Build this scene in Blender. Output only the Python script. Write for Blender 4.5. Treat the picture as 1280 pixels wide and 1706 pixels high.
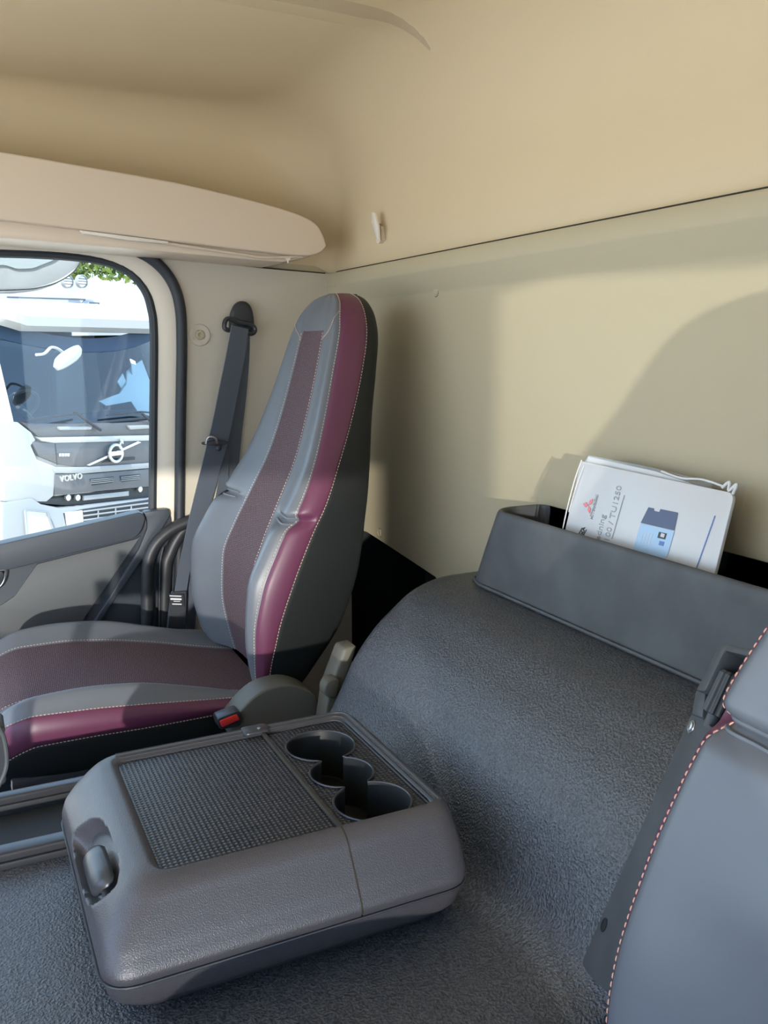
import bpy, bmesh, math, random
import numpy as np
from mathutils import Vector

for o in list(bpy.data.objects): bpy.data.objects.remove(o)
SC = bpy.context.scene
COL = SC.collection
random.seed(7)
rng = np.random.default_rng(7)

# ------------------------------------------------------------------ camera
EYE = 1.40                      # eye height above the cab floor (z = 0)
F = 1468.0                      # focal length in pixels of a 1280 x 1706 frame
PITCH, YAW = math.radians(10.53), math.radians(26.05)
fw = np.array([math.cos(YAW)*math.cos(PITCH), -math.sin(YAW)*math.cos(PITCH), -math.sin(PITCH)])
rt = np.array([-math.sin(YAW), -math.cos(YAW), 0.0])
upv = np.cross(rt, fw)
cd = bpy.data.cameras.new('camera')
cam = bpy.data.objects.new('camera', cd); COL.objects.link(cam)
cam.location = (0, 0, EYE)
from mathutils import Matrix
cam.matrix_world = Matrix(((rt[0], upv[0], -fw[0], 0), (rt[1], upv[1], -fw[1], 0),
                           (rt[2], upv[2], -fw[2], EYE), (0, 0, 0, 1)))
cd.sensor_fit = 'VERTICAL'; cd.sensor_height = 24.0
cd.lens = 24.0*F/1706.0
cd.clip_start = 0.02; cd.clip_end = 500
SC.camera = cam

# ------------------------------------------------------------------ world, sun, exposure
SKY_STRENGTH = 2.7
SUN_STRENGTH = 9.0
SUN_DIR = (0.45, -0.35, -0.82)   # the way the light travels: high sun over the yard
GLINT_STRENGTH = 2.4
GLINT_DIR = (0.82, -0.31, -0.075)  # sun thrown back low by the glass of a vehicle on the driver side
EXPOSURE = 0.46
w = bpy.data.worlds.new('sky'); SC.world = w; w.use_nodes = True
nt = w.node_tree; nt.nodes.clear()
n_out = nt.nodes.new('ShaderNodeOutputWorld'); n_bg = nt.nodes.new('ShaderNodeBackground')
n_tc = nt.nodes.new('ShaderNodeTexCoord'); n_sep = nt.nodes.new('ShaderNodeSeparateXYZ')
n_rmp = nt.nodes.new('ShaderNodeValToRGB')
n_rmp.color_ramp.elements[0].position = 0.0; n_rmp.color_ramp.elements[0].color = (0.70, 0.86, 1.0, 1)
n_rmp.color_ramp.elements[1].position = 0.85; n_rmp.color_ramp.elements[1].color = (0.22, 0.47, 1.0, 1)
nt.links.new(n_tc.outputs['Generated'], n_sep.inputs[0])
nt.links.new(n_sep.outputs['Z'], n_rmp.inputs[0])
nt.links.new(n_rmp.outputs[0], n_bg.inputs[0]); n_bg.inputs[1].default_value = SKY_STRENGTH
nt.links.new(n_bg.outputs[0], n_out.inputs[0])
sd = bpy.data.lights.new('sun', 'SUN'); sd.energy = SUN_STRENGTH; sd.angle = math.radians(0.8)
sd.color = (1.0, 0.95, 0.86)
sun = bpy.data.objects.new('sun', sd); COL.objects.link(sun)
sun.rotation_euler = Vector(SUN_DIR).to_track_quat('-Z', 'Y').to_euler()
sun.location = (-6, 3, 6)
gd = bpy.data.lights.new('sun_glint', 'SUN'); gd.energy = GLINT_STRENGTH; gd.angle = math.radians(1.0); gd.color = (1.0, 0.95, 0.86)
glint = bpy.data.objects.new('sun_glint', gd); COL.objects.link(glint)
glint.rotation_euler = Vector(GLINT_DIR).to_track_quat('-Z', 'Y').to_euler(); glint.location = (-6, 2, 3)
SC.view_settings.view_transform = 'Standard'
SC.view_settings.look = 'None'
SC.view_settings.exposure = EXPOSURE
SC.view_settings.gamma = 1.0
SC.view_settings.use_curve_mapping = False

# ------------------------------------------------------------------ measuring: photo pixel -> point on a plane of the cab
def ray(x, y): return fw + (x-640)/F*rt - (y-853)/F*upv
def onX(v, x, y): d = ray(x, y); p = d*(v/d[0]); return np.array([p[0], p[1], p[2]+EYE])
def onY(v, x, y): d = ray(x, y); p = d*(v/d[1]); return np.array([p[0], p[1], p[2]+EYE])
def onZ(v, x, y): d = ray(x, y); p = d*(v/d[2]); return np.array([p[0], p[1], p[2]+EYE])
def P(x, y, z): return np.array([x, y, z+EYE])      # z given from the eye level

# ------------------------------------------------------------------ materials
MATS = {}
def nd(nt, t, **kw):
    n = nt.nodes.new(t)
    for k, v in kw.items(): setattr(n, k, v)
    return n
def mat(name, col, rough=0.5, metal=0.0, bump=None, col2=None, nscale=60, coat=0.0, spec=0.5, coords='Object', sheen=0.0):
    """bump=(scale, strength, distance); col2 mixes in through a noise of nscale"""
    m = bpy.data.materials.new(name); m.use_nodes = True
    t = m.node_tree; b = t.nodes['Principled BSDF']
    b.inputs['Base Color'].default_value = (*col, 1)
    b.inputs['Roughness'].default_value = rough; b.inputs['Metallic'].default_value = metal
    b.inputs['Specular IOR Level'].default_value = spec
    b.inputs['Coat Weight'].default_value = coat
    b.inputs['Sheen Weight'].default_value = sheen
    if bump or col2:
        tc = nd(t, 'ShaderNodeTexCoord')
    if col2:
        n = nd(t, 'ShaderNodeTexNoise'); n.inputs['Scale'].default_value = nscale; n.inputs['Detail'].default_value = 3
        t.links.new(tc.outputs[coords], n.inputs['Vector'])
        r = nd(t, 'ShaderNodeValToRGB')
        r.color_ramp.elements[0].position = 0.38; r.color_ramp.elements[0].color = (*col, 1)
        r.color_ramp.elements[1].position = 0.66; r.color_ramp.elements[1].color = (*col2, 1)
        t.links.new(n.outputs['Fac'], r.inputs[0]); t.links.new(r.outputs[0], b.inputs['Base Color'])
    if bump:
        n = nd(t, 'ShaderNodeTexNoise'); n.inputs['Scale'].default_value = bump[0]; n.inputs['Detail'].default_value = 2
        t.links.new(tc.outputs[coords], n.inputs['Vector'])
        bp = nd(t, 'ShaderNodeBump'); bp.inputs['Strength'].default_value = bump[1]; bp.inputs['Distance'].default_value = bump[2]
        t.links.new(n.outputs['Fac'], bp.inputs['Height']); t.links.new(bp.outputs[0], b.inputs['Normal'])
    MATS[name] = m
    return m

mat('liner', (0.62, 0.505, 0.325), 0.62, bump=(420, 0.10, 0.002), spec=0.35)
mat('wall_panel', (0.475, 0.415, 0.285), 0.62, bump=(420, 0.09, 0.002), spec=0.35)
mat('door_beige', (0.74, 0.67, 0.56), 0.55, bump=(500, 0.05, 0.001), spec=0.35)
mat('shelf_beige', (0.70, 0.585, 0.46), 0.38, bump=(600, 0.03, 0.001), spec=0.4)
mat('shiny_beige', (0.80, 0.74, 0.65), 0.22)
mat('dash_top', (0.60, 0.55, 0.47), 0.7)
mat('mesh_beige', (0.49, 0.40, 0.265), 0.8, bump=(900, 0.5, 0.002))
mat('pillar_beige', (0.58, 0.53, 0.435), 0.6, bump=(420, 0.09, 0.002), spec=0.35)
mat('gasket', (0.030, 0.025, 0.018), 0.8)
mat('rubber', (0.028, 0.034, 0.042), 0.55)
mat('black_plastic', (0.030, 0.032, 0.037), 0.45, bump=(500, 0.08, 0.001))
mat('console_plastic', (0.050, 0.049, 0.058), 0.38, spec=0.7, bump=(620, 0.34, 0.0018))
mat('smooth_plastic', (0.034, 0.036, 0.042), 0.33)
mat('bin_plastic', (0.058, 0.063, 0.070), 0.55, bump=(900, 0.12, 0.001), col2=(0.078, 0.084, 0.092), nscale=14)
mat('tunnel_vinyl', (0.026, 0.030, 0.036), 0.36, spec=0.85, bump=(300, 0.8, 0.0030), col2=(0.088, 0.098, 0.114), nscale=300)
mat('leather', (0.128, 0.142, 0.165), 0.40, bump=(900, 0.06, 0.0006), spec=0.55)
mat('burgundy', (0.125, 0.034, 0.074), 0.42, bump=(900, 0.06, 0.0006), spec=0.5)
mat('black_vinyl', (0.014, 0.016, 0.017), 0.50, bump=(800, 0.08, 0.0008), spec=0.3)
mat('thread', (0.62, 0.47, 0.40), 0.8)
mat('thread_coral', (0.80, 0.40, 0.31), 0.75)
mat('webbing', (0.11, 0.13, 0.165), 0.42, bump=(1500, 0.12, 0.0006))
mat('belt_sleeve', (0.06, 0.066, 0.078), 0.85, bump=(900, 0.4, 0.0012), col2=(0.03, 0.034, 0.042), nscale=700)
mat('olive_plastic', (0.105, 0.105, 0.092), 0.5, bump=(600, 0.1, 0.001))
mat('putty_plastic', (0.13, 0.125, 0.10), 0.55)
mat('red_plastic', (0.70, 0.045, 0.040), 0.35)
mat('screw_steel', (0.72, 0.72, 0.72), 0.3, metal=1.0)
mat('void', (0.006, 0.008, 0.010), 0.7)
mat('insert_grey', (0.088, 0.094, 0.100), 0.6, bump=(700, 0.06, 0.001))
mat('door_dark', (0.050, 0.060, 0.076), 0.42, bump=(600, 0.08, 0.001))
mat('paper', (0.62, 0.63, 0.65), 0.35)
mat('print_red', (0.80, 0.22, 0.24), 0.4); mat('print_grey', (0.36, 0.36, 0.38), 0.4)
mat('print_blue', (0.10, 0.20, 0.52), 0.4); mat('print_navy', (0.075, 0.10, 0.19), 0.4)
mat('print_sky', (0.40, 0.58, 0.80), 0.4); mat('print_black', (0.03, 0.03, 0.035), 0.4)
mat('label_white', (0.72, 0.74, 0.76), 0.5)
mat('truck_white', (0.28, 0.28, 0.28), 0.28, coat=0.4)
mat('truck_silver', (0.20, 0.205, 0.21), 0.32, coat=0.3)
mat('truck_grey', (0.062, 0.062, 0.068), 0.42)
mat('truck_dark', (0.012, 0.014, 0.018), 0.6)
mat('truck_interior', (0.012, 0.030, 0.062), 0.8)
mat('chrome', (0.55, 0.55, 0.55), 0.18, metal=0.9)
mat('asphalt', (0.64, 0.57, 0.46), 0.9, col2=(0.56, 0.50, 0.41), nscale=4)
mat('leaf', (0.07, 0.13, 0.025), 0.6, col2=(0.17, 0.22, 0.04), nscale=3)
mat('lamp_glass', (0.40, 0.41, 0.42), 0.15)
mat('mirror_glass', (0.55, 0.58, 0.60), 0.08, metal=0.8)

def glass(name, tint, refl_ior=1.45, tr=1.0):
    m = bpy.data.materials.new(name); m.use_nodes = True; t = m.node_tree
    t.nodes.remove(t.nodes['Principled BSDF']); out = t.nodes['Material Output']
    fr = nd(t, 'ShaderNodeFresnel'); fr.inputs[0].default_value = refl_ior
    tp = nd(t, 'ShaderNodeBsdfTransparent'); tp.inputs[0].default_value = (*tint, 1)
    gl = nd(t, 'ShaderNodeBsdfGlossy'); gl.inputs['Roughness'].default_value = 0.02
    mx = nd(t, 'ShaderNodeMixShader')
    t.links.new(fr.outputs[0], mx.inputs[0]); t.links.new(tp.outputs[0], mx.inputs[1]); t.links.new(gl.outputs[0], mx.inputs[2])
    t.links.new(mx.outputs[0], out.inputs[0]); MATS[name] = m
glass('door_glass', (0.93, 0.97, 0.96), 1.35)
glass('screen_glass', (0.78, 0.92, 0.95), 1.8)
glass('side_glass', (0.10, 0.30, 0.30), 1.5)
glass('film', (0.97, 0.98, 1.0), 1.25)

def weave(name, c1, c2, c3, pitch, rough, bstr, ratio=1.0):
    """fine woven cloth or knurled mat from two crossing waves on metre-true UVs"""
    m = bpy.data.materials.new(name); m.use_nodes = True; t = m.node_tree; b = t.nodes['Principled BSDF']
    b.inputs['Roughness'].default_value = rough
    uv = nd(t, 'ShaderNodeUVMap'); uv.uv_map = 'metres'
    waves = []
    for rot in ((0.9, -0.62) if ratio == 1.0 else (0.0, math.pi/2)):
        mp = nd(t, 'ShaderNodeMapping'); mp.inputs['Rotation'].default_value = (0, 0, rot)
        t.links.new(uv.outputs[0], mp.inputs[0])
        wv = nd(t, 'ShaderNodeTexWave'); wv.inputs['Scale'].default_value = 1.0/pitch*0.314
        wv.inputs['Distortion'].default_value = 0.35 if ratio == 1.0 else 0.0
        wv.inputs['Detail'].default_value = 0
        t.links.new(mp.outputs[0], wv.inputs[0]); waves.append(wv)
    mul = nd(t, 'ShaderNodeMath', operation='MULTIPLY')
    t.links.new(waves[0].outputs['Fac'], mul.inputs[0]); t.links.new(waves[1].outputs['Fac'], mul.inputs[1])
    no = nd(t, 'ShaderNodeTexNoise'); no.inputs['Scale'].default_value = 260; no.inputs['Detail'].default_value = 2
    t.links.new(uv.outputs[0], no.inputs['Vector'])
    r = nd(t, 'ShaderNodeValToRGB')
    r.color_ramp.elements[0].position = 0.05; r.color_ramp.elements[0].color = (*c1, 1)
    r.color_ramp.elements[1].position = 0.75; r.color_ramp.elements[1].color = (*c2, 1)
    t.links.new(mul.outputs[0], r.inputs[0])
    mx = nd(t, 'ShaderNodeMix', data_type='RGBA'); mx.inputs['B'].default_value = (*c3, 1)
    mr = nd(t, 'ShaderNodeMapRange'); mr.inputs['From Min'].default_value = 0.45; mr.inputs['From Max'].default_value = 0.75
    mr.inputs['To Max'].default_value = 0.6
    t.links.new(no.outputs['Fac'], mr.inputs[0]); t.links.new(mr.outputs[0], mx.inputs[0])
    t.links.new(r.outputs[0], mx.inputs['A']); t.links.new(mx.outputs['Result'], b.inputs['Base Color'])
    bp = nd(t, 'ShaderNodeBump'); bp.inputs['Strength'].default_value = bstr; bp.inputs['Distance'].default_value = 0.0012
    t.links.new(mul.outputs[0], bp.inputs['Height']); t.links.new(bp.outputs[0], b.inputs['Normal'])
    MATS[name] = m
weave('seat_cloth', (0.026, 0.013, 0.019), (0.25, 0.155, 0.175), (0.16, 0.13, 0.145), 0.0058, 0.85, 0.45)
weave('mat_rubber', (0.006, 0.007, 0.009), (0.070, 0.075, 0.088), (0.030, 0.033, 0.040), 0.0064, 0.34, 0.8, ratio=2.0)

# ------------------------------------------------------------------ mesh helpers
ORG = {}
def make(name, verts, faces, m, parent=None, smooth=True, uvs=None, sharp=40):
    verts = np.asarray(verts, float)
    if parent is None:
        lo, hi = verts.min(0), verts.max(0)
        org = np.array([(lo[0]+hi[0])/2, (lo[1]+hi[1])/2, lo[2]])
    else:
        org = ORG[parent.name]
    me = bpy.data.meshes.new(name)
    me.from_pydata([tuple(v) for v in (verts-org)], [], [tuple(int(i) for i in f) for f in faces])
    if uvs is not None:
        ul = me.uv_layers.new(name='metres')
        for l in me.loops: ul.data[l.index].uv = uvs[l.vertex_index]
    me.validate(); me.update()
    if smooth:
        me.polygons.foreach_set('use_smooth', [True]*len(me.polygons))
        me.set_sharp_from_angle(angle=math.radians(sharp))
    me.materials.append(MATS[m])
    o = bpy.data.objects.new(name, me); COL.objects.link(o)
    if parent is None: o.location = org
    else: o.parent = parent
    ORG[o.name] = org
    return o
def tag(o, label=None, cat=None, group=None, kind=None):
    if label: o['label'] = label
    if cat: o['category'] = cat
    if group: o['group'] = group
    if kind: o['kind'] = kind
    return o
def thing(name, loc, label=None, cat=None, group=None, kind=None):
    o = bpy.data.objects.new(name, None); COL.objects.link(o); o.location = loc
    o.empty_display_size = 0.05
    ORG[o.name] = np.array(loc, float)
    return tag(o, label, cat, group, kind)
def join(*parts):
    V, Fc, n = [], [], 0
    for v, f in parts:
        V += [np.asarray(p, float) for p in v]; Fc += [tuple(i+n for i in q) for q in f]; n += len(v)
    return V, Fc
def crom(pts, k=8, closed=False):
    """Catmull-Rom through the points"""
    p = np.asarray(pts, float); n = len(p); out = []
    rngi = range(n) if closed else range(n-1)
    for i in rngi:
        if closed: a, b, c, d = p[(i-1) % n], p[i], p[(i+1) % n], p[(i+2) % n]
        else: a, b, c, d = p[max(i-1, 0)], p[i], p[i+1], p[min(i+2, n-1)]
        for j in range(k):
            t = j/k
            out.append(0.5*((2*b)+(-a+c)*t+(2*a-5*b+4*c-d)*t*t+(-a+3*b-3*c+d)*t**3))
    if not closed: out.append(p[-1])
    return np.array(out)
def fillet(pts, r, n=5):
    """round the corners of a closed polygon; r may be a list"""
    p = [np.asarray(q, float) for q in pts]; N = len(p); out = []
    for i in range(N):
        ri = r[i] if isinstance(r, (list, tuple)) else r
        a, b, c = p[i-1], p[i], p[(i+1) % N]
        u, v = a-b, c-b; lu, lv = np.linalg.norm(u), np.linalg.norm(v)
        d = min(ri, lu*0.48, lv*0.48)
        if d < 1e-5: out.append(b); continue
        q0, q1 = b+u/lu*d, b+v/lv*d
        for j in range(n+1):
            t = j/n; out.append((1-t)**2*q0+2*t*(1-t)*b+t*t*q1)
    return out
def prism(outline, vec, bev=0.0, seg=2, sides=True):
    bm = bmesh.new()
    a = [bm.verts.new(tuple(p)) for p in outline]
    v = np.asarray(vec, float)
    b = [bm.verts.new(tuple(np.asarray(p)+v)) for p in outline]
    n = len(a)
    bm.faces.new(a); bm.faces.new(b[::-1])
    for i in range(n): bm.faces.new((a[i], a[i-1], b[i-1], b[i]))
    bmesh.ops.recalc_face_normals(bm, faces=bm.faces)
    if bev > 0:
        es = []
        for e in bm.edges:
            if len(e.link_faces) == 2 and e.calc_face_angle(0) > math.radians(32): es.append(e)
        bmesh.ops.bevel(bm, geom=es, offset=bev, segments=seg, affect='EDGES', profile=0.5, clamp_overlap=True)
    bm.verts.index_update()
    V = [np.array(q.co) for q in bm.verts]; Fc = [[q.index for q in f.verts] for f in bm.faces]
    bm.free()
    return V, Fc
def box(lo, hi, bev=0.0, seg=2):
    lo, hi = np.asarray(lo, float), np.asarray(hi, float)
    return prism([(lo[0], lo[1], lo[2]), (hi[0], lo[1], lo[2]), (hi[0], hi[1], lo[2]), (lo[0], hi[1], lo[2])], (0, 0, hi[2]-lo[2]), bev, seg)
def loft(rows, closed=False, cap0=False, cap1=False):
    R, C = len(rows), len(rows[0]); V = [np.asarray(p, float) for r in rows for p in r]; Fc = []
    for i in range(R-1):
        for j in range(C if closed else C-1):
            k = (j+1) % C
            Fc.append((i*C+j, i*C+k, (i+1)*C+k, (i+1)*C+j))
    if cap0: Fc.append(tuple(range(C))[::-1])
    if cap1: Fc.append(tuple((R-1)*C+j for j in range(C)))
    return V, Fc
def loft_uv(rows):
    R, C = len(rows), len(rows[0]); a = np.array(rows)
    du = np.concatenate([np.zeros((1, C)), np.cumsum(np.linalg.norm(np.diff(a, axis=0), axis=2), 0)], 0)
    mid = a[R//2]; dv = np.concatenate([[0], np.cumsum(np.linalg.norm(np.diff(mid, axis=0), axis=1))])
    return [(dv[j], du[i, C//2]) for i in range(R) for j in range(C)]
def tube(path, r, n=10, closed=False, ry=None, cap=True):
    p = np.asarray(path, float); N = len(p); rows = []
    up = np.array([0.0, 0, 1.0]); prev = None
    for i in range(N):
        t = p[(i+1) % N]-p[i-1] if closed else p[min(i+1, N-1)]-p[max(i-1, 0)]
        t = t/(np.linalg.norm(t)+1e-12)
        if prev is None:
            s = np.cross(t, up); s = s if np.linalg.norm(s) > 1e-3 else np.cross(t, [1.0, 0, 0])
        else: s = prev-t*(prev@t)
        s = s/np.linalg.norm(s); prev = s; q = np.cross(s, t)
        rr = r[i] if isinstance(r, (list, np.ndarray)) else r
        r2 = rr if ry is None else ry
        rows.append([p[i]+math.cos(a)*rr*s+math.sin(a)*r2*q for a in np.linspace(0, 2*math.pi, n, endpoint=False)])
    if closed: rows.append(rows[0])
    return loft(rows, True, cap and not closed, cap and not closed)
def ribbon(path, wdir, width, thick):
    """flat webbing: path, direction(s) of its width, width(s)"""
    p = np.asarray(path, float); rows = []; N = len(p)
    for i in range(N):
        t = p[min(i+1, N-1)]-p[max(i-1, 0)]; t /= np.linalg.norm(t)
        wv = np.asarray(wdir if np.ndim(wdir) == 1 else wdir[i], float); wv = wv-t*(wv@t); wv /= np.linalg.norm(wv)
        nn = np.cross(t, wv); wd = (width if np.isscalar(width) else width[i])/2
        rows.append([p[i]-wv*wd-nn*thick/2, p[i]+wv*wd-nn*thick/2, p[i]+wv*wd+nn*thick/2, p[i]-wv*wd+nn*thick/2])
    return loft(rows, True, True, True)
def cyl(c, axis, r, h, n=20, bev=0.0, r2=None):
    c = np.asarray(c, float); ax = np.asarray(axis, float); ax /= np.linalg.norm(ax)
    s = np.cross(ax, [0, 0, 1.0]); s = s if np.linalg.norm(s) > 1e-3 else np.cross(ax, [1.0, 0, 0]); s /= np.linalg.norm(s); q = np.cross(ax, s)
    return prism([c+r*math.cos(a)*s+(r2 or r)*math.sin(a)*q for a in np.linspace(0, 2*math.pi, n, endpoint=False)], ax*h, bev)
def lathe(c, axis, prof, n=24):
    """prof: list of (radius, height along axis)"""
    c = np.asarray(c, float); ax = np.asarray(axis, float); ax /= np.linalg.norm(ax)
    s = np.cross(ax, [0, 0, 1.0]); s = s if np.linalg.norm(s) > 1e-3 else np.cross(ax, [1.0, 0, 0]); s /= np.linalg.norm(s); q = np.cross(ax, s)
    rows = [[c+ax*h+max(r, 1e-4)*(math.cos(a)*s+math.sin(a)*q) for a in np.linspace(0, 2*math.pi, n, endpoint=False)] for r, h in prof]
    return loft(rows, True)
def dashes(path, normals, length, gap, wd, th):
    """a seam of stitches laid along a path"""
    p = np.asarray(path, float); d = np.concatenate([[0], np.cumsum(np.linalg.norm(np.diff(p, axis=0), axis=1))])
    nrm = np.asarray(normals, float)
    V, Fc = [], []; s = 0.0
    at = lambda u, A: np.array([np.interp(u, d, A[:, k]) for k in range(3)])
    while s+length < d[-1]:
        a, b = at(s, p), at(s+length, p); n = at(s+length/2, nrm); n /= np.linalg.norm(n)
        t = (b-a)/(np.linalg.norm(b-a)+1e-9); q = np.cross(t, n)*wd/2; k = len(V)
        m = (a+b)/2+n*th
        V += [a-q, a+q, b+q, b-q, m-t*length*0.3-q*0.6, m-t*length*0.3+q*0.6, m+t*length*0.3+q*0.6, m+t*length*0.3-q*0.6]
        Fc += [(k+4, k+5, k+6, k+7), (k, k+1, k+5, k+4), (k+1, k+2, k+6, k+5), (k+2, k+3, k+7, k+6), (k+3, k, k+4, k+7)]
        s += length+gap
    return V, Fc
def text_mesh(s, size, origin, xd, yd, bold=0.0, align='LEFT', italic=0.0, depth=0.0003, spacing=1.0):
    c = bpy.data.curves.new('t', 'FONT'); c.body = s; c.size = size; c.align_x = align; c.extrude = depth
    c.offset = bold; c.shear = italic; c.space_character = spacing; c.resolution_u = 3
    o = bpy.data.objects.new('t', c); COL.objects.link(o)
    dg = bpy.context.evaluated_depsgraph_get(); me = bpy.data.meshes.new_from_object(o.evaluated_get(dg))
    xd, yd = np.asarray(xd, float), np.asarray(yd, float); zd = np.cross(xd, yd)
    V = [np.asarray(origin)+v.co[0]*xd+v.co[1]*yd+v.co[2]*zd for v in me.vertices]
    Fc = [list(f.vertices) for f in me.polygons]
    bpy.data.objects.remove(o); bpy.data.curves.remove(c); bpy.data.meshes.remove(me)
    return V, Fc
def pchip(x, xs, ys):
    """smooth monotone-ish interpolation (xs ascending)"""
    xs, ys = np.asarray(xs, float), np.asarray(ys, float)
    h = np.diff(xs); dl = np.diff(ys)/h; m = np.zeros(len(xs)); m[0], m[-1] = dl[0], dl[-1]
    for i in range(1, len(xs)-1):
        m[i] = 0 if dl[i-1]*dl[i] <= 0 else 2*dl[i-1]*dl[i]/(dl[i-1]+dl[i])
    x = np.clip(x, xs[0], xs[-1]); i = np.clip(np.searchsorted(xs, x)-1, 0, len(xs)-2)
    t = (x-xs[i])/h[i]
    return (2*t**3-3*t**2+1)*ys[i]+(t**3-2*t**2+t)*h[i]*m[i]+(-2*t**3+3*t**2)*ys[i+1]+(t**3-t**2)*h[i]*m[i+1]

# ================================================================== THE CAB SHELL
XP, XD, YR, YF = 2.40, -0.17, -1.0, 1.30      # passenger wall, driver wall, rear wall, windscreen
ZC = 0.61                                     # ceiling above the eye
RP, RR = 0.11, 0.24                           # cove radii at the passenger wall and at the rear wall

def cove(z, R):
    d = z-(ZC-R)
    return 0.0 if d <= 0 else R*(1-math.sqrt(max(0.0, 1-(d/R)**2)))
def liner_row(z):
    """plan outline of the padded upper liner at height z"""
    ip, ir = cove(z, RP), cove(z, RR)
    r = np.interp(z, [0.21, 0.30, 0.50], [0.035, 0.07, 0.17])
    c = [(XD+ip, YF), (XD+ip, YR+ir), (XP-ip, YR+ir), (XP-ip, YF)]
    out = [np.array([*c[0], 0])]
    for y in np.linspace(YF, YR+ir+r, 14)[1:]: out.append(np.array([c[0][0], y, 0]))
    for a in np.linspace(0, math.pi/2, 11)[1:]: out.append(np.array([c[1][0]+r-r*math.cos(a), c[1][1]+r-r*math.sin(a), 0]))
    for x in np.linspace(c[1][0]+r, c[2][0]-r, 22)[1:]: out.append(np.array([x, c[1][1], 0]))
    for a in np.linspace(0, math.pi/2, 11)[1:]: out.append(np.array([c[2][0]-r+r*math.sin(a), c[2][1]+r-r*math.cos(a), 0]))
    for y in np.linspace(c[2][1]+r, YF, 30)[1:]: out.append(np.array([c[2][0], y, 0]))
    return out
def liner_bottom(p):
    if p[0] > XP-0.05 and p[1] > -0.62: return float(np.interp(p[1], [-0.62, -0.5], [0.232, 0.31]))
    if p[0] > XP-0.05: return float(np.interp(p[1], [-1.0, -0.62], [0.211, 0.232]))
    if p[0] < XD+0.05: return 0.27 if p[1] > -0.5 else 0.211
    return 0.211
zs = [0.0, 0.02, 0.06, 0.12] + list(np.linspace(0.34, ZC-RP, 8)) + [ZC-RP+RP*math.sin(a) for a in np.linspace(0, math.pi/2, 10)[1:]]
rows = []
for i, z in enumerate(zs):
    row = liner_row(z if i >= 4 else 0.23+z)
    for p in row:
        b = liner_bottom(p)
        p[2] = (z if i >= 4 else b+z*np.interp(b, [0.2, 0.31], [1.0, 0.3]))+EYE
    if i == 0:                                   # rolled lower lip
        row = [p+np.array([np.sign(p[0]-1.1)*(0.010 if abs(p[0]-1.1) > 1.2 else 0), -0.012 if p[1] < YR+0.05 else 0, 0.0]) for p in row]
    rows.append(row)
V, Fc = loft(rows)
Fc.append(tuple(len(V)-len(rows[-1])+j for j in range(len(rows[-1]))))
ceil = tag(make('ceiling', V, Fc, 'liner', sharp=60), kind='structure')
# the moulded ridge that runs lengthwise in the roof and dies out in the rear cove
def roof_z(y):
    d = (YR+RR)-y
    return ZC-(0 if d <= 0 else RR*(1-math.sqrt(max(0, 1-(d/RR)**2))))
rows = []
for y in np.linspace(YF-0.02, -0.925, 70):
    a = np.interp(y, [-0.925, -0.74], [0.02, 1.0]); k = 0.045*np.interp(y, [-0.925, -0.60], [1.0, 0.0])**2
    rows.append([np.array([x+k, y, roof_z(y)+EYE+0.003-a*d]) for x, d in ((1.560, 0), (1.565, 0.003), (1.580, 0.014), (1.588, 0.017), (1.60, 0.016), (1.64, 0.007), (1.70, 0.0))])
make('roof_ridge', *loft([r[3:] for r in rows]), 'liner', ceil, sharp=70)
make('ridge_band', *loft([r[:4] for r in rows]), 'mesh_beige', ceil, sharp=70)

# rear wall: flat panel under the seam, with a sloping facet below its top flange
wr = thing('wall_rear', (1.1, YR, 0), kind='structure')
xs = [XD-0.02, 0.2, 0.8, 1.3, 1.7, 1.784, 1.786, 1.792, 1.81, 2.1, 2.2, 2.26, 2.33, 2.345, 2.375, 2.41]
rows = []
for x in xs:
    zb = -1.40 if x < 1.785 else float(np.interp(x, [1.786, 1.792, 1.81, 2.1, 2.41], [-0.585, -0.556, -0.546, -0.518, -0.49]))
    k = float(np.interp(x, [2.20, 2.33], [1.0, 0.0]))
    f0, f1 = -0.990, -0.990-0.034*k
    col = [P(x, YR-0.03, 0.206), P(x, f0-0.006, 0.2085), P(x, f0, 0.202), P(x, f0, 0.176), P(x, f0-0.001, 0.170), P(x, f1+0.001, 0.170-0.037*k-0.001), P(x, f1, 0.164-0.038*k-0.004)]
    for z in (0.0, -0.2, -0.4): col.append(P(x, f1, z))
    col += [P(x, f1, zb), P(x, f1-0.02, zb)]
    rows.append(col)
make('lower_panel', *loft(rows), 'wall_panel', wr, sharp=50)
make('seam_gasket', *box(P(XD, YR-0.05, 0.190), P(XP+0.05, YR-0.010, 0.230)), 'gasket', wr)
# dark locker opening behind the passenger seat
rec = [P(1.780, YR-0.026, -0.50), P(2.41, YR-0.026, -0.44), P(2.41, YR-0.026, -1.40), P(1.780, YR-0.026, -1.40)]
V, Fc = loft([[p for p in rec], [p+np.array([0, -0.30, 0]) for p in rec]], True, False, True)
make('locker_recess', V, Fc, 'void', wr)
make('locker_frame', *prism([P(1.787, -1.026, -0.565), P(1.803, -1.026, -0.565), P(1.803, -1.026, -1.38), P(1.787, -1.026, -1.38)], (0, 0.006, 0), 0.002), 'black_plastic', wr)

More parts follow.
